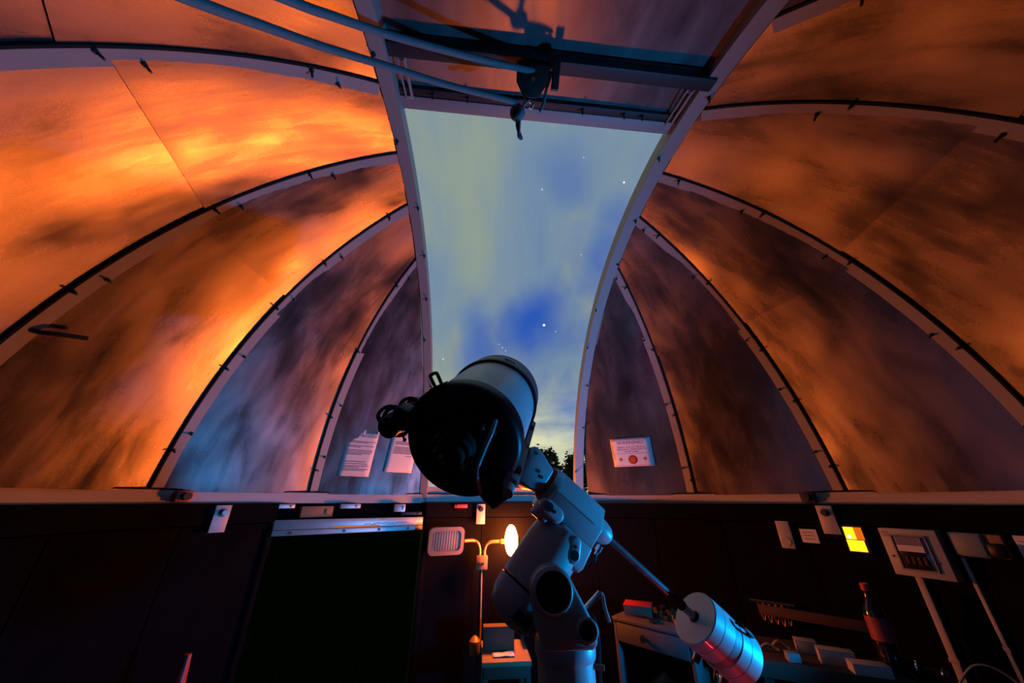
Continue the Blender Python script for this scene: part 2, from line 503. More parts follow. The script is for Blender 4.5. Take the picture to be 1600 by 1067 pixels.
def panel(ra_, rb_, t0, t1, inset, side, seed):
    nu, nt = 10, max(8, int((t1 - t0) * 34))
    mb = MB(); uv = []
    for j in range(nt + 1):
        t = t0 + (t1 - t0) * j / nt
        A = dome_pt(*ra_, t); B = dome_pt(*rb_, t)
        w = (B - A).length
        for i in range(nu + 1):
            s = i / nu
            P = A.lerp(B, s)
            nrm = (P - V((0, 0, Z0))).normalized()
            wob = 0.006 * noise.noise(V((P.x * 2.3 + seed * 5.1, P.y * 2.3, P.z * 2.3))) + 0.0022 * noise.noise(V((P.x * 7 + seed, P.y * 7, P.z * 7)))
            edge = min(1.0, min(s, 1 - s) * 6)
            P = P - nrm * (inset + wob * edge)
            mb.v.append(P); uv.append(((s - 0.5) * w + seed * 3.7, t * R + seed * 1.3))
    for j in range(nt):
        for i in range(nu):
            a = j * (nu + 1) + i
            mb.f.append((a, a + 1, a + nu + 2, a + nu + 1))
    o = mb.build('dome_panel', M['panel'], dome, smooth=80, uv=uv, recalc=False)
    me = o.data
    bm = bmesh.new(); bm.from_mesh(me)
    pl = V((-WL - 0.004, 0, 0)) if side < 0 else V((WR + 0.004, 0, 0))
    bmesh.ops.bisect_plane(bm, geom=bm.verts[:] + bm.edges[:] + bm.faces[:], plane_co=pl, plane_no=V((-side, 0, 0)), clear_outer=True)
    # make normals look inwards
    bm.normal_update()
    for f in bm.faces:
        c = f.calc_center_median() + V((0, 0, ZR - Z0))
        if f.normal.dot(c) > 0:
            f.normal_flip()
    nf = len(bm.faces)
    bm.to_mesh(me); bm.free()
    if nf == 0:
        bpy.data.objects.remove(o); return None
    md = o.modifiers.new('sheet', 'SOLIDIFY'); md.thickness = 0.004; md.offset = -1; md.use_rim = False
    return o

for side, ribs, seams in ((-1, LRIB, LSEAM), (1, RRIB, RSEAM)):
    for i in range(len(ribs) - 1):
        panel(ribs[i], ribs[i + 1], T0 - 0.005, seams[i] + 0.006, 0.0, side, i * 2 + (side + 1) * 10)
        panel(ribs[i], ribs[i + 1], seams[i], 1.50, 0.006, side, i * 2 + (side + 1) * 10)

bolt_mb = MB().lathe((0, 0, 0), (0, 0, 1), [(0, 0), (0, 0.0075), (0.007, 0.0075), (0.007, 0.004), (0.026, 0.004), (0.026, 0)], 6)
BOLT = bolt_mb.mesh('bolt', M['bolt'], smooth=20)

def make_rib(a, b, side):
    pts = []; t = T0 + 0.004
    while t < 1.5:
        P = dome_pt(a, b, t)
        if (side < 0 and P.x > -WL) or (side > 0 and P.x < WR):
            break
        pts.append((t, P)); t += 0.022
    lo_t, hi_t = pts[-1][0], pts[-1][0] + 0.022
    for _ in range(30):
        tm = (lo_t + hi_t) / 2
        if abs(dome_pt(a, b, tm).x) > (WL if side < 0 else WR) + 0.001: lo_t = tm
        else: hi_t = tm
    if lo_t - pts[-1][0] > 0.002 and lo_t < 1.49: pts.append((lo_t, dome_pt(a, b, lo_t)))
    fr = []
    for k, (t, P) in enumerate(pts):
        tg = (dome_pt(a, b, t + 0.01) - dome_pt(a, b, t - 0.01)).normalized()
        N = (V((0, 0, Z0)) - P).normalized()
        S_ = tg.cross(N).normalized()           # sideways
        to_slit = V((1, 0, 0)) if side < 0 else V((-1, 0, 0))
        fwd = az_dir(a + b * t)[1] * (1 if side < 0 else -1)
        if S_.dot(fwd) < 0: S_ = -S_
        fr.append((P, S_, N))
    W_, H_ = 0.052, 0.011
    rb = MB().sweep(fr, [(0.006, 0.0), (W_, 0.0), (W_, H_), (0.006, H_)]).build('rib', M['rib'], dome, smooth=40)
    MB().sweep(fr, [(-0.003, -0.004), (0.0055, -0.004), (0.0055, H_ + 0.001), (-0.003, H_ + 0.001)]).build('web_edge', M['web'], rb, smooth=40)  # near-black strip down the rib edge away from the slit
    k = 2 + random.randint(0, 2); alt = 0
    while k < len(fr) - 2:
        P, S_, N = fr[k]
        off = 0.011 if alt == 0 else 0.043
        tgx = S_.cross(N)
        ax = (N + S_ * random.uniform(-.4, .4) + tgx * random.uniform(-.3, .3)).normalized()
        x, y, z = frame_from(ax)
        inst('bolt', BOLT, rb, P + S_ * off + N * (H_ - 0.001), (x, y, z))
        if alt == 0:
            k += 2
        else:
            k += random.randint(6, 10)
        alt = 1 - alt
    return rb

for a, b in LRIB[1:-1]: make_rib(a, b, -1)
for a, b in RRIB[1:-1]: make_rib(a, b, 1)

def slit_rail(xe, side, w):
    xo = xe * R
    pts = []
    rr = math.sqrt(R * R - xe * xe * R * R)
    tb = math.asin((ZR - 0.055 - Z0) / rr)
    n = 90
    for i in range(n + 1):
        t = tb + (PI - 2 * tb) * i / n
        N = V((0, math.cos(t), math.sin(t)))
        pts.append((V((xo, 0, Z0)), V((-side, 0, 0)), N))
    ra_ = MB().sweep(pts, [(0.0, rr - 0.018), (w, rr - 0.018), (w, rr + 0.055), (w - 0.005, rr + 0.055), (w - 0.005, rr - 0.010), (0.0, rr - 0.010)]).build('slit_rail', M['rib'], dome, smooth=40)
    MB().sweep(pts, [(-0.007, rr - 0.012), (0.0, rr - 0.012), (0.0, rr + 0.02), (-0.007, rr + 0.02)]).build('dark_strip', M['web'], ra_, smooth=40)  # thin dark strip where skin meets rail
    for k in range(4, n, 6):
        t = tb + (PI - 2 * tb) * (k + random.random()) / n
        N = V((0, math.cos(t), math.sin(t)))
        p = V((xo - side * random.choice((0.012, w - 0.014, w - 0.002)), 0, Z0)) + N * (rr - 0.018)
        x, y, z = frame_from((-N + V((random.uniform(-.3, .3), 0, 0))).normalized())
        inst('bolt', BOLT, ra_, p, (x, y, z))
slit_rail(-0.3487, -1, 0.054)
slit_rail(0.3069, 1, 0.064)

ringo = arc_slab(MB(), -PI, PI, 1.905, 1.935, 1.507, ZR + 0.002).build('base_ring', M['ring'], dome, smooth=40)
arc_slab(MB(), -PI, PI, 1.902, 1.9045, ZR - 0.003, ZR + 0.004).build('dark_strip', M['web'], ringo, smooth=40)  # thin dark strip round the top of the ring
arc_slab(MB(), -PI, PI, 1.935, 1.99, 1.507, 1.515).build('track_flange', M['beam'], ringo, smooth=40)

arc_slab(MB(), -0.36, 0.33, 1.915, 1.925, ZR, ZR + 0.052).build('slit_sill', M['rib'], dome, smooth=40)
# hook left on the third rib
hk = MB().tube([V((-1.775, 0.02, 2.035)), V((-1.735, 0.045, 2.03)), V((-1.70, 0.085, 2.04)), V((-1.68, 0.13, 2.05))], 0.008, 6)
hk.build('hook', M['bolt'], dome, smooth=60, label='dark bent hook on a rib at the left edge')

# ------------------------------------------------------------------ shutter over the slit
sh = empty('shutter', (-0.04, -0.2, 3.0), 'closed upper shutter of aluminium sheet with dark steel cross beam', 'shutter')
def shut_pt(x, ang, r):
    rr = math.sqrt(max(r * r - x * x, 0.01))
    return V((x, rr * math.cos(ang), Z0 + rr * math.sin(ang)))
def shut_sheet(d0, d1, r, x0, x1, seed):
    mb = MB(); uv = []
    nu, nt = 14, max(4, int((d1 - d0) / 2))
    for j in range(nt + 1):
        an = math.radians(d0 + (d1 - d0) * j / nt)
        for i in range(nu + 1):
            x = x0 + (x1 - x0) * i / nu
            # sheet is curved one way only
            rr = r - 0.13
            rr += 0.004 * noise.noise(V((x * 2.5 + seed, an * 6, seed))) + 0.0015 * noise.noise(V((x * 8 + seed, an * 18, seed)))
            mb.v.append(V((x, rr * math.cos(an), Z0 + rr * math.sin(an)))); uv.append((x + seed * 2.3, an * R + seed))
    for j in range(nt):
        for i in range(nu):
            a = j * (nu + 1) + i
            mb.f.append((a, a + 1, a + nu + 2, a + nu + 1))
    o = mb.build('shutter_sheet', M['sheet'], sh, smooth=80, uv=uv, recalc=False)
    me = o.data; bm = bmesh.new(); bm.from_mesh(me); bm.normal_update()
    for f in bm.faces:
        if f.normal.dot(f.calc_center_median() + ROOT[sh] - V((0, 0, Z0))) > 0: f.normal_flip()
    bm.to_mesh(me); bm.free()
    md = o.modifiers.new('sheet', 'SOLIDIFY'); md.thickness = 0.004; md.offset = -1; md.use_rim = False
XA, XB = -WL + 0.03, WR - 0.03
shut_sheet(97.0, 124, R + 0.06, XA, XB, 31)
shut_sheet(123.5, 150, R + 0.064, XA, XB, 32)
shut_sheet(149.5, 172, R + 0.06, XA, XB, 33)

def xbar(ang0, ang1, r0, r1, x0, x1):
    A = math.radians(ang0); B = math.radians(ang1)
    mb = MB()
    sec = []
    for an, r in ((A, r0), (B, r0), (B, r1), (A, r1)):
        sec.append((r * math.cos(an), r * math.sin(an)))
    mb.prism(sec, V((x0, 0, Z0)), V((0, 1, 0)), V((0, 0, 1)), V((1, 0, 0)), 0, x1 - x0)
    return mb
RS = 1.885
xbar(96.2, 97.9, RS - 0.006, RS + 0.03, XA - 0.005, XB + 0.005).build('front_bar', M['rib'], sh, bevel=0.003)
xbar(98.0, 98.9, RS - 0.004, RS + 0.011, XA, XB).build('dark_channel', M['beam'], sh, bevel=0.002)
cb = xbar(103.1, 104.7, 1.848, 1.894, XA - 0.01, XB + 0.0).build('cross_beam', M['beam'], sh, bevel=0.004)
for xx in (XA + 0.062, XB - 0.062):
    ao = MB()
    a0, a1 = math.radians(97.6), math.radians(103.0)
    p0 = V((xx, (RS - .006) * math.cos(a0), Z0 + (RS - .006) * math.sin(a0))); p1 = V((xx, 1.872 * math.cos(a1), Z0 + 1.872 * math.sin(a1)))
    ex = (p1 - p0).normalized(); ez = V((1, 0, 0)); ey = ez.cross(ex)
    L_ = (p1 - p0).length
    ao.box((p0 + p1) / 2 + ez * 0.010, (L_, 0.010, 0.010), (ex, ey, ez))
    ao.box((p0 + p1) / 2 - ez * 0.014, (L_, 0.010, 0.006), (ex, ey, ez))
    ao.box(p0 + ex * 0.008, (0.016, 0.010, 0.034), (ex, ey, ez))
    ao.box(p1 - ex * 0.012, (0.024, 0.010, 0.034), (ex, ey, ez))
    arm = ao.build('side_arm', M['rib'], sh, bevel=0.0015)
    MB().cyl(p1 - ex * 0.012 - ey * 0.02, p1 - ex * 0.012 + ey * 0.006, 0.011, n=6).build('bolt', M['bolt'], arm)
for xx in (-0.50, -0.36, 0.12, 0.30, 0.38):
    an = math.radians(98.4)
    p = V((xx, (RS - 0.005) * math.cos(an), Z0 + (RS - 0.005) * math.sin(an)))
    inst('bolt', BOLT, sh, p, frame_from(V((0, -math.cos(an), -math.sin(an)))))

# pulley block hanging under the beam
pu = empty('pulley_block', (-0.12, -0.43, 2.80), 'dark iron pulley block hanging under the cross beam', 'pulley')
chk = [(-0.058, 0.045), (0.058, 0.045), (0.056, 0.0), (0.030, -0.040), (0.016, -0.055), (-0.016, -0.055), (-0.030, -0.040), (-0.056, 0.0)]
pz = V((0, 0.72, 0.69)).normalized(); pey = V((0, -0.69, 0.72)).normalized(); pex = V((1, 0, 0))
pc = V((-0.118, -0.418, 2.895))
for k in (-1, 1):
    MB().prism(chk, pc + pz * 0.016 * k, pex, pey, pz, -0.003, 0.003).build('cheek_plate', M['pulley'], pu, bevel=0.001)
MB().lathe(pc, pz, [(-0.012, 0), (-0.012, 0.040), (-0.006, 0.034), (0.006, 0.034), (0.012, 0.040), (0.012, 0)], 28).build('sheave', M['pulley'], pu)
MB().cyl(pc - pz * 0.024, pc + pz * 0.024, 0.008, n=12).build('axle_pin', M['brass'], pu)
MB().tube([pc + pey * 0.04, pc + pey * 0.06 + V((0, -.01, .02)), V((-0.118, -0.447, 2.947))], 0.008, 8).build('shackle', M['pulley'], pu)
MB().tube([pc - pey * 0.05, pc - pey * 0.064, pc - pey * 0.07 + pex * 0.008, pc - pey * 0.085], 0.0065, 8).build('becket', M['chrome'], pu)
MB().box(V((-0.036, -0.445, 2.905)), (0.026, 0.02, 0.10), (pex, pz, pey)).build('guide_plate', M['pulley'], pu, bevel=0.002)

def bez(pts, n=8):
    out = []
    P = [V(p) for p in pts]
    P = [P[0] * 2 - P[1]] + P + [P[-1] * 2 - P[-2]]
    for i in range(1, len(P) - 2):
        for k in range(n):
            t = k / n
            a, b, c, d = P[i - 1], P[i], P[i + 1], P[i + 2]
            out.append(0.5 * ((2 * b) + (c - a) * t + (2 * a - 5 * b + 4 * c - d) * t * t + (3 * b - a - 3 * c + d) * t ** 3))
    out.append(P[-2])
    return out

rp = empty('rope', (-0.9, -0.8, 2.2), 'grey-green hauling rope running from the pulley to the upper left, knotted end', 'rope')
r1 = [(-0.046, -0.429, 2.930), (-0.241, -0.475, 2.866), (-0.402, -0.532, 2.784), (-0.563, -0.602, 2.684), (-0.653, -0.668, 2.584), (-0.713, -0.717, 2.512), (-0.90, -0.90, 2.26), (-1.14, -1.16, 1.86), (-1.28, -1.34, 1.52)]
r2 = [(-0.172, -0.370, 2.824), (-0.188, -0.383, 2.826), (-0.405, -0.457, 2.745), (-0.573, -0.541, 2.651), (-0.696, -0.617, 2.555), (-0.767, -0.7, 2.44), (-0.797, -0.775, 2.324), (-0.95, -1.0, 2.02), (-1.24, -1.32, 1.50)]
MB().tube(bez(r1), 0.0105, 10).build('strand', M['rope'], rp, smooth=60)
MB().tube(bez(r2), 0.0100, 10).build('strand', M['rope'], rp, smooth=60)
kn = V((-0.165, -0.352, 2.812))
kb = MB()
for q in range(3):
    ax = V((random.uniform(-1, 1), random.uniform(-1, 1), random.uniform(-1, 1))).normalized()
    x, y, _ = frame_from(ax)
    kb.tube([kn + x * (0.018 * math.cos(t * PI / 8)) + y * (0.018 * math.sin(t * PI / 8)) for t in range(16)], 0.011, 8, True)
kb.build('knot', M['rope'], rp, smooth=60)
MB().tube(bez([kn + V((0, 0, -.01)), kn + V((0.002, 0.02, -0.045)), kn + V((0.014, 0.035, -0.075)), kn + V((0.018, 0.038, -0.085)), kn + V((0.008, 0.03, -0.08)), kn + V((0.008, 0.012, -0.03))], 6), 0.0062, 8).build('loose_loop', M['rope'], rp, smooth=60)
MB().tube(bez([kn, (-0.135, -0.375, 2.842), (-0.119, -0.378, 2.853)], 6), 0.006, 8).build('tail', M['rope'], rp, smooth=60)
MB().tube(bez([(-0.05, -0.43, 2.93), (-0.062, -0.405, 2.89), (-0.07, -0.375, 2.85), (-0.082, -0.355, 2.828)], 6), 0.006, 8).build('tail', M['rope'], rp, smooth=60)
MB().box((-1.30, -1.36, 1.50), (0.06, 0.03, 0.14), (V((0.7, -0.7, 0)), V((0.7, 0.7, 0)), V((0, 0, 1)))).build('rope_cleat', M['bolt'], bevel=0.008, label='dark rope cleat on the wall behind at the rope ends', cat='cleat')

# ------------------------------------------------------------------ notices on the dome panels
def gore_surface(am, half, off):
    d, tg = az_dir(am)
    def f(w, z):
        rho = math.sqrt(R * R - (z - Z0) ** 2) * math.cos(half) - off
        return d * rho + tg * w + V((0, 0, z))
    return f

def sheet(name, am, w0, w1, z0, z1, label, group=None, off=0.009, skew=0.0):
    S_ = gore_surface(am, 0.2, off)
    n, m = 6, 8
    mb = MB()
    for j in range(m + 1):
        for i in range(n + 1):
            w = w0 + (w1 - w0) * i / n; z = z0 + (z1 - z0) * j / m + skew * (i / n - .5)
            mb.v.append(S_(w, z))
    for j in range(m):
        for i in range(n):
            a = j * (n + 1) + i
            mb.f.append((a, a + 1, a + n + 2, a + n + 1))
    o = mb.build(name, M['paper'], None, smooth=60, label=label, cat='notice', group=group, recalc=False)
    md = o.modifiers.new('paper', 'SOLIDIFY'); md.thickness = 0.0008; md.offset = 1
    ROOT[o] = o.location.copy()
    def at(u, v):      # u,v in 0..1 from lower left
        w = w0 + (w1 - w0) * u; z = z0 + (z1 - z0) * v + skew * (u - .5)
        p = S_(w, z)
        ex = (S_(w + .01, z + skew * .01 / (w1 - w0)) - p).normalized(); ey = (S_(w, z + .01) - p).normalized()
        nrm = ex.cross(ey)
        return p + nrm * 0.0013, ex, ey
    return o, at

def print_line(o, at, u0, u1, v, h, mat, name='print_line'):
    W_ = 8
    mb = MB()
    n = 3
    for k in range(n + 1):
        p, ex, ey = at(u0 + (u1 - u0) * k / n, v)
        mb.v += [p - ey * h / 2, p + ey * h / 2]
    for k in range(n):
        mb.f.append((2 * k, 2 * k + 2, 2 * k + 3, 2 * k + 1))
    ob = mb.build(name, mat, o, smooth=0)
    md = ob.modifiers.new('ink', 'SOLIDIFY'); md.thickness = 0.0003
    return ob

WORDS = ['observe', 'dome', 'the', 'lights', 'keep', 'always', 'ladder', 'door', 'when', 'and', 'power', 'close', 'shutter', 'before', 'leaving', 'check', 'mount', 'with', 'care']
o, at = sheet('safety_notice', -0.548, -0.272, -0.068, 1.674, 1.955, 'white printed safety procedure sheet taped beside the left rib')
p, ex, ey = at(0.5, 0.925)
text('heading', 'SAFETY PROCEDURE', 0.0195, p, ex, ey, M['redink'], o)
for v, u1 in ((0.80, .95), (0.77, .72), (0.70, .93), (0.67, .50), (0.60, .93), (0.565, .93), (0.53, .88), (0.50, .60), (0.34, .78), (0.29, .85), (0.24, .93), (0.21, .6), (0.17, .93), (0.14, .8)):
    print_line(o, at, 0.07, u1, v, 0.0042, M['ink'])
for u in (0.1, 0.5, 0.97):
    p, ex, ey = at(u, 1.0)
    MB().box(p + ey * 0.004, (0.014, 0.03, 0.0008), (ex, ey, ex.cross(ey))).build('tape', M['paper'], o)
o, at = sheet('printed_notice', -0.548, 0.028, 0.238, 1.712, 1.995, 'white printed sheet on the dome panel, half hidden by the telescope')
p, ex, ey = at(0.5, 0.90)
for v, u0, u1 in ((0.90, .35, .75), (0.86, .35, .75)):
    print_line(o, at, u0, u1, v, 0.004, M['ink'])
mb = MB()
for v in (0.74, 0.71, 0.68, 0.61, 0.58, 0.55, 0.52, 0.49, 0.46):
    print_line(o, at, 0.16, 0.86, v, 0.0048, M['ink'])
print_line(o, at, 0.62, 0.86, 0.40, 0.004, M['ink'])
for k in range(2):
    p, ex, ey = at(0.0 if k == 0 else 0.5, 0.86 if k == 0 else 1.0)
    MB().box(p, (0.04, 0.016, 0.0008), (ex, ey, ex.cross(ey))).build('tape', M['paper'], o)

o, at = sheet('warning_sign', 0.541, -0.137, 0.163, 1.765, 1.966, 'white and red landscape warning sign about looking at the sun, on the right panel')
p, ex, ey = at(0.5, 0.84)
text('heading', 'WARNING!', 0.036, p, ex, ey, M['redink'], o, wscale=1.1)
for v, s in ((0.685, 'NEVER LOOK AT THE SUN'), (0.605, 'THROUGH A TELESCOPE OR'), (0.525, 'BINOCULARS')):
    p, ex, ey = at(0.5, v)
    text('warning_line', s, 0.0155, p, ex, ey, M['redink'], o, wscale=1.1)
print_line(o, at, 0.06, 0.94, 0.46, 0.0016, M['redink'], 'rule')
print_line(o, at, 0.04, 0.96, 0.96, 0.0025, M['redink'], 'border')
print_line(o, at, 0.04, 0.96, 0.04, 0.0025, M['redink'], 'border')
for u in (0.04, 0.96):
    p, ex, ey = at(u, 0.5)
    MB().box(p, (0.0025, 0.185, 0.0006), (ex, ey, ex.cross(ey))).build('border', M['redink'], o)
p, ex, ey = at(0.5, 0.24)
nn = ex.cross(ey)
MB().lathe(p, nn, [(-0.0006, 0), (-0.0006, 0.034), (0.0006, 0.034), (0.0006, 0)], 28).build('red_disc', M['redink'], o)
MB().lathe(p + nn * 0.001 - ex * 0.004, nn, [(-0.0003, 0), (-0.0003, 0.022), (0.0006, 0.022), (0.0006, 0)], 24).build('inner_disc', M['orangeink'], o)
for u in (0.2, 0.8):
    p, ex, ey = at(u, 0.26)
    star = [((0.016 if k % 2 == 0 else 0.009) * math.cos(k * PI / 8), (0.016 if k % 2 == 0 else 0.009) * math.sin(k * PI / 8)) for k in range(16)]
    MB().prism(star, p, ex, ey, nn, -0.0004, 0.0006).build('sun_symbol', M['orangeink'], o)

# ------------------------------------------------------------------ wall ironmongery
def wall_at(azd, z, r=RW):
    d, t = az_dir(math.radians(azd))
    return d * r + V((0, 0, z)), t, V((0, 0, 1)), -d      # point, rightwards, up, into the room

def clip_bracket(azd, z0, z1, w, label, shift=0.0):
    p, ex, ez, nin = wall_at(azd, z0, RW - 0.02)
    e = empty('hold_down_bracket', p, label, 'bracket', 'dome hold-down brackets')
    MB().box(p + ez * (z1 - z0) / 2 + nin * 0.012, (w, z1 - z0, 0.008), (ex, ez, nin)).build('plate', M['plate'], e, bevel=0.001)
    MB().box(p + ez * (z1 - z0 - 0.004) - nin * 0.03, (w, 0.008, 0.09), (ex, ez, nin)).build('top_flange', M['plate'], e, bevel=0.001)
    MB().cyl(p + ez * (z1 - z0 - 0.035) + nin * 0.012, p + ez * (z1 - z0 - 0.035) + nin * 0.042, 0.013, n=8).build('bolt', M['chrome'], e)
    MB().lathe(p + ez * (z1 - z0 - 0.035) + nin * 0.016, nin, [(0, 0), (0, 0.02), (0.003, 0.02), (0.003, 0)], 16).build('washer', M['bolt'], e)
clip_bracket(-57.95, 1.375, 1.500, 0.072, 'zinc hold-down bracket with bolt on the wall left of the doorway')
clip_bracket(-6.75, 1.362, 1.500, 0.066, 'zinc hold-down bracket with bolt above the twin floodlight')
clip_bracket(64.4, 1.362, 1.500, 0.072, 'zinc hold-down bracket with bolt beside the amber indicator lamp')

def guide_block(azd, z, label, m):
    p, ex, ez, nin = wall_at(azd, z, 1.885)
    e = empty('guide_roller', p, label, 'roller', 'dome guide rollers')
    MB().box(p + ez * 0.025, (0.07, 0.05, 0.03), (ex, ez, nin)).build('block', M[m], e, bevel=0.004)
    MB().cyl(p + ez * 0.025 + nin * 0.01, p + ez * 0.025 + nin * 0.04, 0.018, n=16).build('wheel', M['beam'], e)
guide_block(-63.2, 1.515, 'dark red guide roller block on the ring at left', 'redbar')
guide_block(62.2, 1.515, 'dark guide roller block on the ring above the right bracket', 'beam')

# things between ring and lintel
def lint_block(azd, z0, z1, w, name, label, m, cat):
    p, ex, ez, nin = wall_at(azd, (z0 + z1) / 2, 1.88)
    o = MB().box(p, (w, z1 - z0, 0.05), (ex, ez, nin))
    o.box(p + ex * (w * 0.30) + nin * 0.027, (w * 0.12, (z1 - z0) * 0.5, 0.006), (ex, ez, nin))
    o.build(name, M[m], bevel=0.002, label=label, cat=cat)
lint_block(-42.2, 1.428, 1.49, 0.19, 'timber_packer', 'pale timber packer on top of the door lintel', 'wood', 'block')
lint_block(-25.6, 1.45, 1.50, 0.08, 'carrier_block', 'grey metal carrier block under the ring near the lintel end', 'alu', 'block')
lint_block(-48.0, 1.48, 1.503, 0.10, 'carrier_block', 'thin grey carrier block under the ring at the lintel start', 'alu', 'block')
lint_block(-36.0, 1.475, 1.503, 0.13, 'carrier_block', 'grey carrier block under the ring above the lintel middle', 'alu', 'block')
lint_block(-22.8, 1.428, 1.448, 0.15, 'dark_block', 'dark timber strip lying on the right end of the lintel', 'beam', 'block')
_t1 = arc_slab(MB(), DOOR_A, DOOR_B, 1.996, 2.006, 1.42, 1.56)
arc_slab(_t1, DOOR_A, DOOR_B, RW + 0.052, 1.9965, 1.42, 1.43)
arc_slab(_t1, DOOR_A, DOOR_B, RW + 0.05, RW + 0.07, 1.4305, 1.5055).build('trim_1', M['wall'], kind='structure', label='black strip closing the gap above the lintel')

# lintel
jl, _, _, _ = wall_at(-49.2, 1.38, RW - 0.005); jr, _, _, _ = wall_at(-20.3, 1.375, RW - 0.005)
lex = (jr - jl); LL = lex.length; lex.normalize(); lin = lex.cross(V((0, 0, 1))); 
if lin.dot(-jl) < 0: lin = -lin
lup = lin.cross(lex)
if lup.z < 0: lup = -lup
lm = (jl + jr) / 2
li = empty('door_lintel', lm, 'scuffed aluminium lintel strip over the open doorway', 'lintel')
MB().box(lm + lup * 0.014, (LL, 0.052, 0.03), (lex, lup, lin)).build('lintel_bar', M['alu'], li, bevel=0.002)
MB().box(lm - lup * 0.028 + lin * 0.012, (LL, 0.028, 0.012), (lex, lup, lin)).build('lower_strip', M['alu'], li, bevel=0.0015)
MB().box(lm + lex * 0.0 - lup * 0.006 + lin * 0.0155, (0.30, 0.010, 0.002), (lex, lup, lin)).build('yellow_tape', M['yellowtape'], li)
for k in (-0.40, -0.08, 0.16, 0.38):
    MB().cyl(lm + lex * k * LL - lup * 0.028 + lin * 0.017, lm + lex * k * LL - lup * 0.028 + lin * 0.022, 0.008, n=10).build('screw', M['bolt'], li)
random.seed(3)
for k in range(9):
    u = 0.05 + k * 0.035
    pts = [lm + lex * (u + j * 0.012) * LL + lup * (0.006 + random.uniform(-.006, .008)) + lin * 0.016 for j in range(4)]
    MB().tube(pts, 0.0016, 4).build('scuff_mark', M['ink'], li)
# door jambs
for k, azd in enumerate((-49.5, -19.3)):
    p, ex, ez, nin = wall_at(azd, 0.70, RW + 0.03)
    MB().box(p, (0.03, 1.36, 0.09), (ex, ez, nin)).build('trim_%d' % (k + 2), M['wall'], bevel=0.003, kind='structure', label=('left' if k == 0 else 'right') + ' black door jamb')

# red tell-tale light
p, ex, ez, nin = wall_at(-11.6, 1.486, 1.838)
e = empty('red_indicator', p - ez * 0.012, 'small glowing red indicator under the ring behind the telescope', 'indicator')
MB().box(p - nin * 0.012, (0.10, 0.026, 0.02), (ex, ez, nin)).build('body', M['red'], e, bevel=0.003)
MB().ellipsoid(p - ex * 0.02 + nin * 0.001, (0.006, 0.006, 0.005), (ex, ez, nin), 12, 6).build('lens', M['redled'], e)

# ------------------------------------------------------------------ right-hand wall fittings
p, ex, ez, nin = wall_at(57.3, 1.345)
e = empty('wall_switch', p - ez * 0.07, 'tall white switch plate on the black wall', 'switch')
MB().box(p + nin * 0.012, (0.066, 0.14, 0.024), (ex, ez, nin)).build('back_box', M['whitem'], e, bevel=0.003)
MB().cyl(p - ez * 0.035 + nin * 0.024, p - ez * 0.035 + nin * 0.028, 0.022, n=20).build('dial', M['whitem'], e)
p, ex, ez, nin = wall_at(60.7, 1.344)
e = empty('wall_label', p - ez * 0.034, 'small white card stuck on the wall between switch and bracket', 'card')
MB().box(p + nin * 0.003, (0.078, 0.068, 0.003), (ex, ez, nin)).build('card', M['paper'], e)
for k in range(3):
    MB().box(p + nin * 0.005 + ez * (0.018 - 0.016 * k), (0.05, 0.003, 0.0006), (ex, ez, nin)).build('print_line', M['ink'], e)

p, ex, ez, nin = wall_at(67.1, 1.345)
e = empty('indicator_lamp', p - ez * 0.062, 'glowing amber and yellow indicator box on the right wall', 'indicator')
MB().box(p + nin * 0.012, (0.088, 0.124, 0.024), (ex, ez, nin)).build('housing', M['beam'], e, bevel=0.002)
MB().box(p + nin * 0.026 - ez * 0.030 - ex * 0.004, (0.070, 0.050, 0.006), (ex, ez, nin)).build('yellow_panel', M['yellow'], e, bevel=0.001)
MB().box(p + nin * 0.026 + ez * 0.026 - ex * 0.016, (0.042, 0.056, 0.006), (ex, ez, nin)).build('amber_pane', M['yellow'], e, bevel=0.001)
MB().box(p + nin * 0.026 + ez * 0.026 + ex * 0.022, (0.030, 0.056, 0.006), (ex, ez, nin)).build('amber_pane', M['amber'], e, bevel=0.001)
MB().ellipsoid(p + nin * 0.030 + ez * 0.010 - ex * 0.022, (0.009, 0.009, 0.005), (ex, ez, nin), 12, 6).build('pilot_bulb', M['hot'], e)

# control panel
p, ex, ez, nin = wall_at(73.95, 1.310, 1.835)
cp = empty('control_panel', p - ez * 0.1, 'white wall-mounted control panel with dark window and card', 'control panel')
MB().box(p - nin * 0.000, (0.198, 0.190, 0.07), (ex, ez, nin)).build('enclosure', M['whitem'], cp, bevel=0.004)
fr_ = MB()
q = p + nin * 0.036
MB().box(q, (0.110, 0.130, 0.006), (ex, ez, nin)).build('window', M['screen'], cp, bevel=0.001)
for sgn in (-1, 1):
    fr_.box(q + ex * 0.0575 * sgn + nin * 0.002, (0.006, 0.140, 0.010), (ex, ez, nin))
    fr_.box(q + ez * 0.0675 * sgn + nin * 0.002, (0.121, 0.006, 0.010), (ex, ez, nin))
fr_.build('window_frame', M['grey'], cp)
MB().box(q + ez * 0.033 - ex * 0.004 + nin * 0.004, (0.090, 0.058, 0.002), (ex, ez, nin)).build('card', M['violet'], cp)
MB().box(q + ez * 0.016 - ex * 0.004 + nin * 0.0052, (0.090, 0.024, 0.001), (ex, ez, nin)).build('card_foot', M['paper'], cp)
for k in range(4):
    MB().box(q + ez * (0.056 - 0.007 * k) - ex * 0.006 + nin * 0.0056, (0.07, 0.0018, 0.0006), (ex, ez, nin)).build('print_line', M['ink'], cp)
for k in range(4):
    MB().box(q - ez * 0.03 + ex * (-0.03 + 0.02 * k) + nin * 0.004, (0.012, 0.03, 0.008), (ex, ez, nin)).build('breaker', M['darkwood'], cp, bevel=0.002)
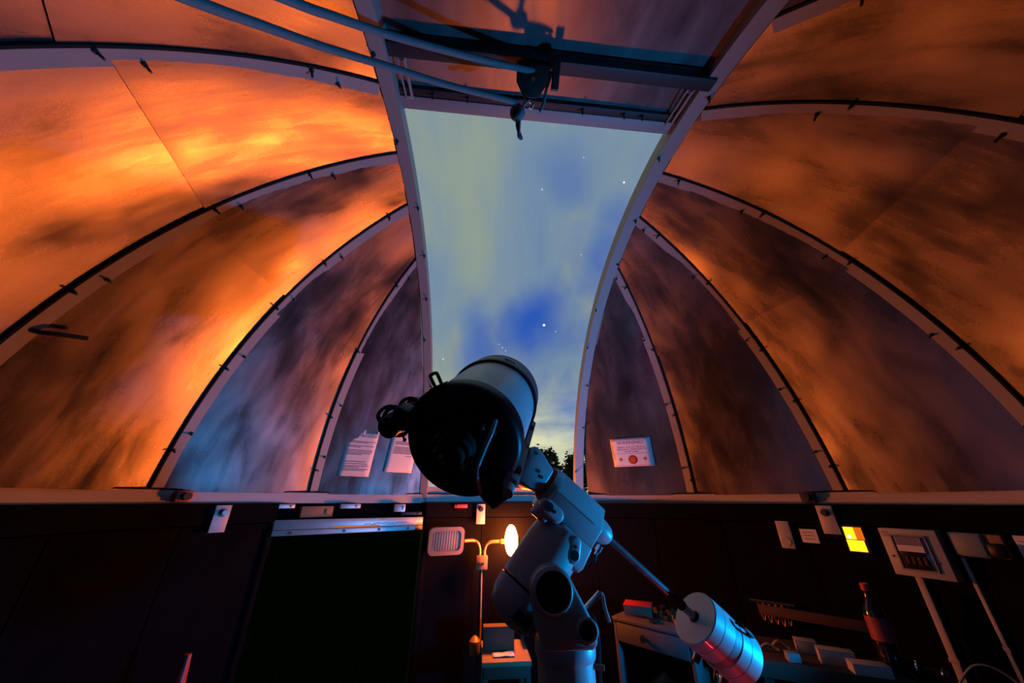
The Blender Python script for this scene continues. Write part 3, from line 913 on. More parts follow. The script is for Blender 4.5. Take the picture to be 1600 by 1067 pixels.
for u, v in ((-0.078, -0.02), (0.066, -0.03), (0.056, -0.062)):
    MB().cyl(q + ex * u + ez * v, q + ex * u + ez * v + nin * 0.004, 0.004, n=8).build('screw', M['bolt'], cp)
for k in range(3):
    MB().box(q - ex * 0.075 + ez * (0.078 - 0.008 * k), (0.022, 0.003, 0.001), (ex, ez, nin)).build('print_mark', M['ink'], cp)

def conduit(azd, z0, z1, w, label, m='whitem'):
    p, ex, ez, nin = wall_at(azd, z0, RW)
    e = empty('conduit', p, label, 'conduit', 'wall conduits')
    MB().box(p + ez * (z1 - z0) / 2 + nin * 0.010, (w, z1 - z0, 0.020), (ex, ez, nin)).build('trunking', M[m], e, bevel=0.003)
    for k in range(3):
        zz = (z1 - z0) * (0.15 + 0.3 * k)
        MB().box(p + ez * zz + nin * 0.0105, (w + 0.006, 0.016, 0.023), (ex, ez, nin)).build('saddle_clip', M[m], e, bevel=0.002)
conduit(72.6, 0.02, 1.214, 0.026, 'pale trunking dropping from the control panel')
conduit(77.95, 0.02, 1.33, 0.014, 'thin trunking dropping from the grey-blue box')

p, ex, ez, nin = wall_at(79.3, 1.357)
e = empty('junction_box', p - ez * 0.045, 'grey-blue junction box to the right of the control panel', 'box')
MB().box(p + nin * 0.018, (0.10, 0.088, 0.036), (ex, ez, nin)).build('body', M['bluebox'], e, bevel=0.004)
MB().box(p + nin * 0.038, (0.09, 0.078, 0.005), (ex, ez, nin)).build('lid', M['bluebox'], e, bevel=0.002)
p, ex, ez, nin = wall_at(81.6, 1.357)
e = empty('wall_socket', p - ez * 0.042, 'brown socket with black plug at the right edge', 'socket')
MB().box(p + nin * 0.012, (0.05, 0.084, 0.024), (ex, ez, nin)).build('plate', M['wood'], e, bevel=0.003)
MB().box(p + nin * 0.036 - ez * 0.014 + ex * 0.004, (0.044, 0.05, 0.03), (ex, ez, nin)).build('plug', M['black'], e, bevel=0.008)
p, ex, ez, nin = wall_at(84.2, 1.36)
e = empty('wall_label', p - ez * 0.04, 'white card on the wall cut by the right picture edge', 'card')
MB().box(p + nin * 0.003, (0.07, 0.08, 0.003), (ex, ez, nin)).build('card', M['paper'], e)
for k in range(3):
    MB().box(p + nin * 0.005 + ez * (0.02 - 0.016 * k), (0.05, 0.003, 0.0006), (ex, ez, nin)).build('print_line', M['ink'], e)

# ------------------------------------------------------------------ twin floodlight
fl = empty('twin_floodlight', (-0.19, 1.78, 0.66), 'twin floodlight on a thin pole, right head lit bright, left head off', 'lamp')
MB().tube([(-0.191, 1.78, 0.66), (-0.198, 1.78, 1.08)], 0.0075, 12).build('pole', M['lampbody'], fl)
MB().box((-0.197, 1.775, 1.122), (0.080, 0.05, 0.086)).build('junction_box', M['lampbody'], fl, bevel=0.005)
for dx in (-0.014, 0.010):
    MB().cyl((-0.197 + dx, 1.75, 1.118), (-0.197 + dx, 1.738, 1.118), 0.008, n=10).build('screw', M['bolt'], fl)
MB().tube(bez([(-0.214, 1.778, 1.16), (-0.214, 1.778, 1.20), (-0.228, 1.775, 1.238), (-0.262, 1.77, 1.258), (-0.33, 1.72, 1.262)], 6), 0.011, 12).build('arm', M['lampbody'], fl, smooth=60)
MB().tube(bez([(-0.180, 1.778, 1.16), (-0.180, 1.778, 1.195), (-0.166, 1.775, 1.232), (-0.130, 1.77, 1.250), (-0.035, 1.765, 1.252)], 6), 0.011, 12).build('arm', M['lampbody'], fl, smooth=60)
def rrect(w, h, r, n=5, bulge=0.0):
    out = []
    for cx, cy, a0 in ((w / 2 - r, h / 2 - r, 0), (-w / 2 + r, h / 2 - r, 90), (-w / 2 + r, -h / 2 + r, 180), (w / 2 - r, -h / 2 + r, 270)):
        for k in range(n + 1):
            a = math.radians(a0 + 90 * k / n)
            x = cx + r * math.cos(a); y = cy + r * math.sin(a)
            out.append((x, y))
    return out
def flood_shell(mb, c, ex, ey, ez, w, h, depth):
    secs = [(0.0, 1.0, 1.0), (-0.018, 1.02, 1.02), (-0.05, 0.93, 0.90), (-depth * 0.85, 0.62, 0.60), (-depth, 0.40, 0.40)]
    n = None; vs = []; fs = []
    for d, sw, sh_ in secs:
        pr = rrect(w * sw, h * sh_, 0.035)
        n = len(pr)
        vs += [c + ex * x + ey * y + ez * d for x, y in pr]
    for i in range(len(secs) - 1):
        for k in range(n):
            l = (k + 1) % n
            fs.append((i * n + k, i * n + l, (i + 1) * n + l, (i + 1) * n + k))
    fs.append(tuple((len(secs) - 1) * n + k for k in range(n)))
    return mb.add(vs, fs)
# left head, off, facing the room
lc = V((-0.452, 1.665, 1.268)); lez = V((0.30, -0.94, -0.12)).normalized(); lexx = V((0.95, 0.30, 0.0)).normalized(); leyy = lez.cross(lexx).normalized(); lexx = leyy.cross(lez)
hd = flood_shell(MB(), lc, lexx, leyy, lez, 0.245, 0.168, 0.09).build('lamp_head', M['lampbody'], fl, smooth=50)
lens = MB()
pr = rrect(0.205, 0.128, 0.03)
lens.prism(pr, lc, lexx, leyy, lez, -0.012, 0.004)
lo = lens.build('lens', M['glass'], hd, bevel=0.003)
for k in range(11):
    MB().box(lc + lexx * (-0.09 + 0.018 * k) + lez * 0.004, (0.004, 0.118, 0.003), (lexx, leyy, lez)).build('lens_ridge', M['glass'], hd)
rim = MB()
ro = rrect(0.251, 0.174, 0.036); ri = rrect(0.204, 0.127, 0.03)
n_ = len(ro)
vs = [lc + lexx * x + leyy * y + lez * d for d in (-0.004, 0.010) for pr_ in (ro, ri) for x, y in pr_]
fs = []
for k in range(n_):
    l = (k + 1) % n_
    fs += [(k, l, n_ + l, n_ + k), (2 * n_ + k, 2 * n_ + l, 3 * n_ + l, 3 * n_ + k), (k, l, 2 * n_ + l, 2 * n_ + k), (n_ + k, n_ + l, 3 * n_ + l, 3 * n_ + k)]
rim.add(vs, fs).build('rim', M['lampbody'], hd, smooth=50)
# right head, lit: bulged frosted glass with a cap on its far side
rc = V((0.012, 1.735, 1.262))
hd = MB().lathe(rc, V((1, 0.0, 0.0)), [(0.038, 0.034), (0.044, 0.040), (0.052, 0.034), (0.060, 0.022), (0.063, 0.0)], 32).build('lamp_head', M['lampbody'], fl, smooth=60)
MB().ellipsoid(rc, (0.046, 0.075, 0.100), None, 32, 20).build('lens', M['glow'], hd, smooth=80)
MB().cyl((-0.06, 1.762, 1.252), (-0.03, 1.755, 1.254), 0.016, n=16).build('collar', M['lampbody'], hd)

# desk under the lamp with box and paper
dk = empty('side_table', (-0.05, 1.52, 0), 'small wooden side table below the floodlight', 'table')
MB().box((-0.045, 1.54, 0.69), (0.28, 0.34, 0.024)).build('table_top', M['wood'], dk, bevel=0.003)
MB().box((-0.045, 1.375, 0.655), (0.26, 0.02, 0.05)).build('apron', M['darkwood'], dk, bevel=0.002)
for sx in (-1, 1):
    for sy in (-1, 1):
        MB().box((-0.045 + sx * 0.12, 1.54 + sy * 0.15, 0.339), (0.03, 0.03, 0.678)).build('leg', M['darkwood'], dk, bevel=0.002)
bx_ = empty('carton', (-0.075, 1.60, 0.702), 'brown carton standing on the side table', 'box')
MB().box((-0.083, 1.56, 0.758), (0.19, 0.07, 0.112)).build('body', M['card'], bx_, bevel=0.002)
MB().box((-0.083, 1.56, 0.816), (0.188, 0.068, 0.004)).build('lid_flap', M['card'], bx_)
crumple = MB()
for i in range(7):
    for j in range(6):
        crumple.v.append(V((-0.125 + 0.021 * i + 0.004 * (j % 2), 1.425 + 0.014 * j, 0.7035 + 0.010 * abs(noise.noise(V((i * .9, j * .8, 2)))) + 0.004)))
for i in range(6):
    for j in range(5):
        a = i * 6 + j
        crumple.f.append((a, a + 6, a + 7, a + 1))
o = crumple.build('crumpled_paper', M['paper'], smooth=20, label='crumpled sheet of paper lit orange on the side table', cat='paper')
md = o.modifiers.new('thick', 'SOLIDIFY'); md.thickness = 0.001
MB().lathe((-0.226, 1.75, 0.62), (0, 0, 1), [(0, 0), (0, 0.032), (0.01, 0.036), (0.07, 0.036), (0.09, 0.018), (0.10, 0)], 20).build('lamp_socket_base', M['lampbody'], fl)

# shelf post behind the mount
ps = empty('wall_shelf', (0.14, 1.60, 0.79), 'narrow dark shelf with an upright batten behind the mount', 'shelf')
MB().box((0.145, 1.66, 0.80), (0.18, 0.18, 0.016)).build('board', M['bench'], ps, bevel=0.002)
MB().box((0.128, 1.60, 0.868), (0.022, 0.02, 0.12)).build('batten', M['wood'], ps, bevel=0.002)
MB().box((0.165, 1.66, 0.835), (0.04, 0.06, 0.054)).build('wedge', M['wood'], ps, bevel=0.004)
for sx in (-0.06, 0.06):
    MB().box((0.145 + sx, 1.73, 0.40), (0.02, 0.03, 0.784)).build('leg', M['bench'], ps)

# ------------------------------------------------------------------ pier
pr_ = empty('pier', (0.0, 0.05, 0.0), 'round steel pier standing in the middle of the dome', 'pier')
MB().lathe((0, 0.05, 0), (0, 0, 1), [(0, 0), (0, 0.16), (0.02, 0.16), (0.02, 0.0)], 36).build('foot_plate', M['white'], pr_, bevel=0.002)
MB().lathe((0, 0.05, 0.02), (0, 0, 1), [(0, 0), (0, 0.075), (1.125, 0.075), (1.125, 0)], 40).build('column', M['white'], pr_)
MB().lathe((0, 0.05, 1.145), (0, 0, 1), [(0, 0), (0, 0.079), (0.008, 0.081), (0.036, 0.081), (0.042, 0.078), (0.042, 0)], 40).build('top_collar', M['white'], pr_)
MB().cyl((0.072, 0.02, 1.13), (0.092, 0.012, 1.13), 0.007, n=8).build('bolt', M['redbar'], pr_)

# ------------------------------------------------------------------ mount
P0 = V((-0.2486, 0.0169, 1.7766))
DD_ = V((0.767, 0.173, -0.617)).normalized()
RA_ = V((0.619, 0.054, 0.784)); RA_ = (RA_ - DD_ * RA_.dot(DD_)).normalized()
VV_ = DD_.cross(RA_).normalized()
def DM(t, a=0.0, b=0.0):
    return P0 + DD_ * t + RA_ * a + VV_ * b
mt = empty('telescope_mount', (0.0, 0.05, 1.19), 'white equatorial mount on top of the pier', 'mount')
AX = -0.02
# yoke: two cheek plates and base
def cheek():
    c = (-0.052, 1.312); r = 0.056
    poly = [(-0.078, 1.192), (-0.098, 1.24)]
    for k in range(15):
        a = math.radians(195 - k * 11)
        poly.append((c[0] + r * math.cos(a), c[1] + r * math.sin(a)))
    poly += [(0.048, 1.245), (0.056, 1.222), (0.054, 1.203), (0.044, 1.192)]
    return poly
EX, EY, EZ = V((1, 0, 0)), V((0, 1, 0)), V((0, 0, 1))
for y0_, y1_ in ((-0.078, -0.022), (0.165, 0.215)):
    MB().prism(cheek(), V((0, 0, 0)), EX, EZ, EY, y0_, y1_).build('yoke_cheek', M['white'], mt, bevel=0.008, seg=3, smooth=50)
MB().box((-0.012, 0.07, 1.212), (0.128, 0.20, 0.04)).build('yoke_base', M['white'], mt, bevel=0.006)
MB().lathe((-0.052, -0.0785, 1.312), (0, -1, 0), [(0, 0), (0, 0.044), (0.004, 0.044), (0.006, 0.040), (0.006, 0)], 40).build('altitude_cap', M['blackm'], mt)
MB().lathe((-0.052, -0.0785, 1.312), (0, -1, 0), [(-0.002, 0.044), (0.005, 0.044), (0.007, 0.047), (0.005, 0.050), (-0.002, 0.050)], 40).build('cap_ring', M['white'], mt)
hb = MB().lathe((0.028, -0.0785, 1.232), (0, -1, 0), [(-0.004, 0.020), (0.006, 0.020), (0.008, 0.024), (0.006, 0.028), (-0.004, 0.028)], 28).build('socket_ring', M['white'], mt)
MB().lathe((0.028, -0.078, 1.232), (0, -1, 0), [(0, 0), (0, 0.021), (0.003, 0.021), (0.003, 0)], 24).build('azimuth_socket', M['blackm'], mt)
# polar axis housing
rp0 = DM(0.425, -0.165, 0); rp1 = DM(0.425, -0.375, 0)
MB().lathe(DM(0.425, -0.10, 0), -RA_, [(0, 0), (0, 0.078), (0.06, 0.085), (0.185, 0.085), (0.187, 0)], 44).build('polar_housing', M['white'], mt, smooth=40)
MB().lathe(DM(0.425, -0.10, 0), -RA_, [(0.187, 0.0), (0.187, 0.080), (0.192, 0.080), (0.192, 0)], 44).build('seam_ring', M['blackm'], mt)
MB().lathe(DM(0.425, -0.10, 0), -RA_, [(0.192, 0.0), (0.192, 0.085), (0.225, 0.084), (0.258, 0.074), (0.276, 0.055), (0.283, 0.03), (0.285, 0)], 44).build('motor_cap', M['white'], mt, smooth=60)
for k in range(7):
    cc_ = DM(0.425, -0.10 - 0.245, 0) + VV_ * 0.079 + DD_ * (-0.022 + 0.0075 * k)
    MB().box(cc_, (0.0022, 0.030, 0.006), (DD_, RA_, VV_)).build('vent_slot', M['blackm'], mt)
# declination housing
dh = MB()
sec = [(-0.092, 0.065), (-0.03, 0.068), (0.038, 0.022), (0.042, -0.03), (-0.03, -0.072), (-0.092, -0.07)]
dh.prism(sec, DM(0), RA_, VV_, DD_, 0.318, 0.505)
hs = dh.build('declination_housing', M['white'], mt, bevel=0.006, seg=3, smooth=40)
dl = MB().prism([(0.388, -0.158), (0.392, -0.088), (0.506, -0.088), (0.511, -0.150), (0.502, -0.168), (0.400, -0.160)], DM(0), DD_, RA_, VV_, -0.068, 0.066)
dl.build('gear_cover', M['white'], mt, bevel=0.006, seg=3, smooth=40)
MB().box(DM(0.405, -0.030, 0.0685), (0.14, 0.0012, 0.0012), (DD_, RA_, VV_)).build('panel_line', M['grey'], mt)
MB().lathe(DM(0.283, AX, 0), DD_, [(0, 0), (0, 0.050), (0.012, 0.050), (0.012, 0.054), (0.017, 0.054), (0.017, 0.050), (0.040, 0.052), (0.040, 0)], 40).build('setting_circle', M['redbar'], mt)
MB().lathe(DM(0.300, AX, 0), DD_, [(0, 0), (0, 0.056), (0.020, 0.060), (0.030, 0.060), (0.030, 0)], 40).build('bearing_ring', M['white'], mt)
def clutch(t0_, a0_, t1_, a1_, r, b, ht, ha):
    A = DM(t0_, a0_, 0); B = DM(t1_, a1_, 0)
    ex = (B - A).normalized(); ey = VV_.cross(ex); L_ = (B - A).length
    poly = []
    for k in range(13):
        a = math.radians(90 + 180 * k / 12); poly.append((r * math.cos(a), r * math.sin(a)))
    for k in range(13):
        a = math.radians(-90 + 180 * k / 12); poly.append((L_ + r * math.cos(a), r * math.sin(a)))
    kb_ = MB().prism(poly, A, ex, ey, VV_, b - 0.01, b + 0.022).build('clutch_boss', M['white'], mt, bevel=0.008, seg=3, smooth=60)
    MB().lathe(DM(ht, ha, b + 0.0215), VV_, [(0, 0), (0, 0.0135), (0.002, 0.0135), (0.002, 0)], 22).build('clutch_socket', M['blackm'], kb_)
    h2 = DM(ht, ha, b + 0.0215) + ex * 0.022
    MB().lathe(h2, VV_, [(0, 0), (0, 0.005), (0.0015, 0.005), (0.0015, 0)], 12).build('grub_screw', M['blackm'], kb_)
clutch(0.318, -0.088, 0.358, -0.088, 0.022, 0.060, 0.322, -0.086)
clutch(0.462, -0.142, 0.446, -0.112, 0.020, 0.060, 0.460, -0.139)
MB().box(DM(0.322, -0.105, 0.045), (0.05, 0.045, 0.05), (DD_, RA_, VV_)).build('motor_pod', M['whitem'], mt, bevel=0.010, seg=3)
# rear end cone and connectors
MB().lathe(DM(0.500, AX, 0), DD_, [(0, 0), (0, 0.038), (0.03, 0.036), (0.055, 0.030), (0.068, 0.020), (0.068, 0)], 32).build('axis_nose', M['white'], mt, smooth=50)
MB().lathe(DM(0.545, -0.058, 0.02), -RA_, [(0, 0), (0, 0.010), (0.018, 0.010), (0.018, 0.006), (0.03, 0.006), (0.03, 0)], 14).build('cable_plug', M['chrome'], mt)
MB().tube(bez([DM(0.545, -0.085, 0.02), DM(0.55, -0.11, 0.02), DM(0.53, -0.15, 0.0)], 5), 0.005, 8).build('plug_cable', M['black'], mt)
MB().tube(bez([DM(0.52, -0.165, -0.02), DM(0.54, -0.24, -0.03), V((0.10, 0.10, 1.21)), V((0.11, 0.12, 1.05))], 6), 0.006, 8).build('drop_cable', M['black'], mt)
# shaft
MB().lathe(DM(0.565, AX, 0), DD_, [(0, 0), (0, 0.0115), (0.60, 0.0115), (0.60, 0)], 20).build('counterweight_shaft', M['steel'], mt)
MB().lathe(DM(0.82, AX, 0), DD_, [(0, 0), (0, 0.015), (0.06, 0.015), (0.06, 0)], 20).build('shaft_sleeve', M['blackm'], mt)
# adjustment lever with hanging strap
MB().tube([(0.052, 0.0, 1.257), (0.094, -0.004, 1.292)], 0.0075, 10).build('azimuth_lever', M['chrome'], mt)
MB().tube(bez([(0.094, -0.004, 1.292), (0.101, 0.0, 1.285), (0.104, 0.0, 1.26), (0.116, 0.01, 1.225)], 5), 0.005, 8).build('lever_strap', M['redbar'], mt)
# saddle
sd = MB()
saddle_poly = [(0.190, 0.018), (0.222, 0.022), (0.285, -0.006), (0.288, -0.048), (0.262, -0.088), (0.214, -0.092)]
sd.prism([(0.186, 0.030), (0.215, 0.034), (0.285, 0.012), (0.288, -0.055), (0.262, -0.080), (0.205, -0.085)], DM(0), DD_, RA_, VV_, -0.055, 0.055)
so = sd.build('saddle', M['white'], mt, bevel=0.007, seg=3, smooth=40)
for t, a in ((0.245, -0.022), (0.262, -0.030), (0.206, 0.015)):
    MB().lathe(DM(t, a, 0.0545), VV_, [(0, 0), (0, 0.005), (0.002, 0.005), (0.002, 0)], 12).build('saddle_screw', M['bolt'], so)

# ------------------------------------------------------------------ counterweights
def weight(t0_, t1_, name, label):
    e = empty(name, DM(t1_, AX, 0), label, 'counterweight', 'counterweights on the shaft')
    h = t1_ - t0_; r = 0.078
    MB().lathe(DM(t0_, AX, 0), DD_, [(0, 0.0135), (0, r - 0.003), (0.003, r), (h * 0.45, r), (h * 0.455, r - 0.0025), (h * 0.475, r - 0.0025), (h * 0.48, r), (h - 0.003, r), (h, r - 0.003), (h, 0.0135), (0, 0.0135)], 56).build('disc', M['white'], e, smooth=40)
    MB().lathe(DM(t0_, AX, 0), DD_, [(-0.002, 0.012), (-0.002, 0.017), (0.004, 0.017), (0.004, 0.012)], 24).build('bore_ring', M['blackm'], e)
    MB().cyl(DM((t0_ + t1_) / 2 + 0.012, AX, 0) - RA_ * r * 0.98, DM((t0_ + t1_) / 2 + 0.012, AX, 0) - RA_ * (r + 0.022), 0.010, n=12).build('clamp_screw', M['bolt'], e)
weight(0.930, 1.012, 'counterweight', 'upper white counterweight disc nearest the mount')
weight(1.036, 1.118, 'counterweight', 'lower white counterweight disc at the shaft end')
st = empty('weight_strap', DM(1.024, AX, 0), 'grey strap with black clip between the two counterweights', 'strap')
MB().lathe(DM(1.012, AX, 0), DD_, [(0, 0.014), (0, 0.0765), (0.024, 0.0765), (0.024, 0.014), (0, 0.014)], 48).build('band', M['grey'], st, smooth=40)
kp = DM(1.03, AX, 0) + (RA_ * 0.6 + VV_ * 0.55).normalized() * 0.084
MB().tube(bez([kp - DD_ * 0.02, kp + VV_ * 0.012, kp + DD_ * 0.03 + VV_ * 0.010, kp + DD_ * 0.05, kp + DD_ * 0.035 - VV_ * 0.008], 5), 0.0045, 8).build('clip', M['black'], st)
kp2 = DM(1.03, AX, 0) - (RA_ * 0.95 - VV_ * 0.3).normalized() * 0.086
MB().tube(bez([kp2, kp2 - RA_ * 0.02 + VV_ * 0.006, kp2 - RA_ * 0.03 + DD_ * 0.02], 5), 0.006, 8).build('buckle', M['black'], st)
MB().ellipsoid(kp2 - RA_ * 0.01 + VV_ * 0.012, (0.005, 0.005, 0.009), None, 12, 8).build('brass_stud', M['brass'], st)

# ------------------------------------------------------------------ telescope
TS = V((0.2488, 0.8086, 0.5331)).normalized()
TR = V((-0.303, -0.160, 1.660))
E1 = TS.cross(V((0, 0, 1))).normalized(); E2 = E1.cross(TS).normalized()
def TT(h, x=0.0, y=0.0):
    return TR + TS * h + E1 * x + E2 * y
def TA(h, r, deg):
    a = math.radians(deg)
    return TT(h, r * math.cos(a), r * math.sin(a)), (E1 * math.cos(a) + E2 * math.sin(a)), (-E1 * math.sin(a) + E2 * math.cos(a))
tl = empty('telescope', TT(0.2, 0, -0.16), 'large black and grey telescope tube pointing out through the slit', 'telescope')
MB().lathe(TR, TS, [(0.05, 0), (0.05, 0.158), (0.365, 0.158), (0.365, 0.0)], 72).build('optical_tube', M['tube'], tl, smooth=40)
MB().lathe(TR, TS, [(-0.010, 0.0), (-0.010, 0.05), (-0.004, 0.06), (0.0, 0.10), (0.004, 0.150), (0.012, 0.160), (0.030, 0.164), (0.060, 0.164), (0.064, 0.158), (0.064, 0)], 72).build('rear_cell', M['black'], tl, smooth=40)
MB().lathe(TR, TS, [(0.350, 0.157), (0.350, 0.166), (0.356, 0.168), (0.372, 0.168), (0.376, 0.164), (0.376, 0.150), (0.350, 0.150)], 72).build('front_ring', M['black'], tl, smooth=40)
MB().lathe(TR, TS, [(0.374, 0.150), (0.374, 0.163), (0.478, 0.163), (0.486, 0.158), (0.486, 0.148), (0.40, 0.148), (0.395, 0.05), (0.395, 0.0)], 72).build('corrector_cell', M['dew'], tl, smooth=40)
p, nr, tg = TA(0.43, 0.1640, 62)
MB().box(p, (0.042, 0.028, 0.003), (tg, TS, nr)).build('name_plate', M['paper'], tl)
p, nr, tg = TA(0.405, 0.1635, 58)
# visual back and rear fittings
MB().lathe(TR, -TS, [(0.008, 0), (0.008, 0.045), (0.030, 0.045), (0.034, 0.040), (0.060, 0.038), (0.062, 0.030), (0.062, 0.0)], 36).build('visual_back', M['blackm'], tl)
MB().lathe(TR, -TS, [(0.06, 0), (0.06, 0.032), (0.085, 0.032), (0.088, 0.028), (0.088, 0)], 30).build('rear_cap', M['blackm'], tl)
for deg, rr_, rad in ((140, 0.095, 0.016), (250, 0.095, 0.016), (20, 0.095, 0.014)):
    p, nr, tg = TA(0.0, rr_, deg)
    kb_ = MB().lathe(p, -TS, [(-0.004, 0), (-0.004, rad), (0.022, rad * 0.9), (0.024, 0)], 20).build('focus_knob', M['blackm'], tl)
for x, y, r_ in ((-0.055, 0.035, 0.005), (-0.048, 0.022, 0.0035), (-0.068, -0.006, 0.004), (-0.022, 0.008, 0.005), (-0.018, -0.006, 0.003), (0.018, -0.032, 0.007), (0.008, -0.058, 0.006), (0.022, -0.066, 0.004), (-0.045, -0.046, 0.004), (0.072, 0.05, 0.005)):
    c_ = TT(0.006, x, y)
    back = 0.092 if math.hypot(x, y) < 0.03 else (0.067 if math.hypot(x, y) < 0.044 else 0.030)
    MB().cyl(c_, TT(-back, x, y), r_, n=12).build('rear_screw', M['alu'], tl)
MB().tube(bez([TT(-0.01, 0.105, 0.065), TT(-0.05, 0.100, 0.045), TT(-0.055, 0.078, 0.005), TT(-0.055, 0.055, -0.045), TT(-0.05, 0.052, -0.10), TT(-0.02, 0.055, -0.150)], 6), 0.0062, 10).build('cable', M['cable'], tl, smooth=60)
# handle on top
hp, nr, tg = TA(0.02, 0.160, 108)
MB().tube(bez([hp - tg * 0.010, hp - tg * 0.011 + nr * 0.034, hp - tg * 0.008 + nr * 0.042, hp + tg * 0.008 + nr * 0.042, hp + tg * 0.011 + nr * 0.034, hp + tg * 0.010], 5), 0.0048, 8).build('handle_loop', M['black'], tl)
MB().box(hp + nr * 0.002, (0.05, 0.03, 0.014), (tg, TS, nr)).build('handle_foot', M['black'], tl, bevel=0.003)
for deg in (118, 126, 134, 142):
    q, nr2, tg2 = TA(0.015, 0.163, deg)
    MB().box(q, (0.018, 0.03, 0.010), (tg2, TS, nr2)).build('rim_lug', M['black'], tl, bevel=0.002)
# finder on the upper left
fp, nr, tg = TA(0.0, 0.205, 163)
fd = MB().lathe(fp - TS * 0.02, TS, [(0, 0), (0, 0.030), (0.03, 0.033), (0.10, 0.028), (0.15, 0.028), (0.155, 0.034), (0.18, 0.034), (0.18, 0)], 28).build('finder_scope', M['black'], tl, smooth=50)
MB().tube([fp + TS * 0.03 + E1 * (0.042 * math.cos(a * PI / 10)) + E2 * (0.042 * math.sin(a * PI / 10)) for a in range(20)], 0.006, 8, True).build('finder_ring', M['black'], fd)
MB().tube([fp + TS * 0.12 + E1 * (0.042 * math.cos(a * PI / 10)) + E2 * (0.042 * math.sin(a * PI / 10)) for a in range(20)], 0.006, 8, True).build('finder_ring', M['black'], fd)
for deg in (165, 285, 45):
    a = math.radians(deg)
    dr = E1 * math.cos(a) + E2 * math.sin(a)
    MB().tube([fp + TS * 0.03 + dr * 0.032, fp + TS * 0.03 + dr * 0.056], 0.003, 6).build('finder_screw', M['black'], fd)
    MB().ellipsoid(fp + TS * 0.03 + dr * 0.058, (0.006, 0.006, 0.005), None, 10, 6).build('screw_knob', M['red'] if deg == 165 else M['black'], fd)
br, nr, tg = TA(0.09, 0.178, 160)
MB().box(br, (0.045, 0.16, 0.05), (tg, TS, nr)).build('finder_bracket', M['black'], tl, bevel=0.006)
q, nr2, tg2 = TA(-0.01, 0.175, 150)
MB().box(q, (0.06, 0.06, 0.05), (tg2, TS, nr2)).build('focus_motor', M['black'], tl, bevel=0.012, seg=3)
MB().tube(bez([TA(0, .20, 146)[0], TA(-0.02, .225, 148)[0], TA(-0.02, .24, 156)[0], TA(0.0, .235, 165)[0]], 5), 0.005, 8).build('focus_cable', M['black'], tl)
# dovetail and clamp, lower right
dvd = math.degrees(math.atan2(DD_.dot(E2), DD_.dot(E1)))
dv, nr, tg = TA(0.20, 0.172, dvd)
MB().box(dv, (0.075, 0.44, 0.018), (tg, TS, nr)).build('dovetail_bar', M['redbar'], tl, bevel=0.002)
for h in (0.035, 0.345):
    q, nr2, tg2 = TA(h, 0.164, dvd)
    MB().box(q, (0.09, 0.03, 0.022), (tg2, TS, nr2)).build('bar_mount', M['black'], tl, bevel=0.004)
q, nr2, tg2 = TA(-0.025, 0.150, dvd - 6)
MB().box(q, (0.070, 0.05, 0.060), (tg2, TS, nr2)).build('bar_end_stop', M['black'], tl, bevel=0.010, seg=3)
q, nr2, tg2 = TA(-0.055, 0.162, dvd + 12)
MB().cyl(q, q - TS * 0.03, 0.014, n=16).build('clamp_knob', M['alu'], tl)
MB().box(TA(-0.03, 0.160, dvd + 12)[0], (0.035, 0.03, 0.035), (tg2, TS, nr2)).build('clamp_block', M['grey'], tl, bevel=0.004)

# ------------------------------------------------------------------ drawer cabinet (right of the pier)
cA = V((0.5825, 1.330, 0)); cB = V((0.822, 1.034, 0))
cex = (cB - cA).normalized(); cin = V((-cex.y, cex.x, 0))
if cin.dot(V((1, 1, 0))) < 0: cin = -cin
CH = 0.905; CWD = (cB - cA).length + 0.06; CD = 0.36
cab = empty('drawer_cabinet', cA.lerp(cB, .5) + cin * 0.18, 'open white cabinet with one drawer behind the counterweight', 'cabinet')
def cbx(u0, u1, d0, d1, z0, z1):
    c_ = cA + cex * (u0 + u1) / 2 + cin * (d0 + d1) / 2 + EZ * (z0 + z1) / 2
    return MB().box(c_, (u1 - u0, d1 - d0, z1 - z0), (cex, cin, EZ))
cbx(-0.005, CWD + 0.005, -0.008, CD, CH - 0.018, CH).build('top', M['cabinet'], cab, bevel=0.002)
cbx(0, 0.018, 0, CD, 0, CH - 0.018).build('side_panel', M['cabinet'], cab, bevel=0.001)
cbx(CWD - 0.018, CWD, 0, CD, 0, CH - 0.018).build('side_panel', M['cabinet'], cab, bevel=0.001)
cbx(0.018, CWD - 0.018, CD - 0.012, CD, 0, CH - 0.018).build('back_panel', M['cabinet'], cab)
dr = cbx(0.020, CWD - 0.020, -0.004, 0.014, CH - 0.110, CH - 0.022).build('drawer_front', M['cabinet'], cab, bevel=0.002)
cc_ = cA + cex * (CWD * 0.42) + EZ * (CH - 0.066)
MB().lathe(cc_ - cin * 0.004, -cin, [(0, 0), (0, 0.008), (0.010, 0.008), (0.016, 0.018), (0.024, 0.016), (0.027, 0)], 20).build('knob', M['blackm'], dr)
for z in (CH - 0.34, CH - 0.62):
    cbx(0.018, CWD - 0.018, 0.01, CD - 0.012, z, z + 0.016).build('shelf', M['cabinet'], cab, bevel=0.001)
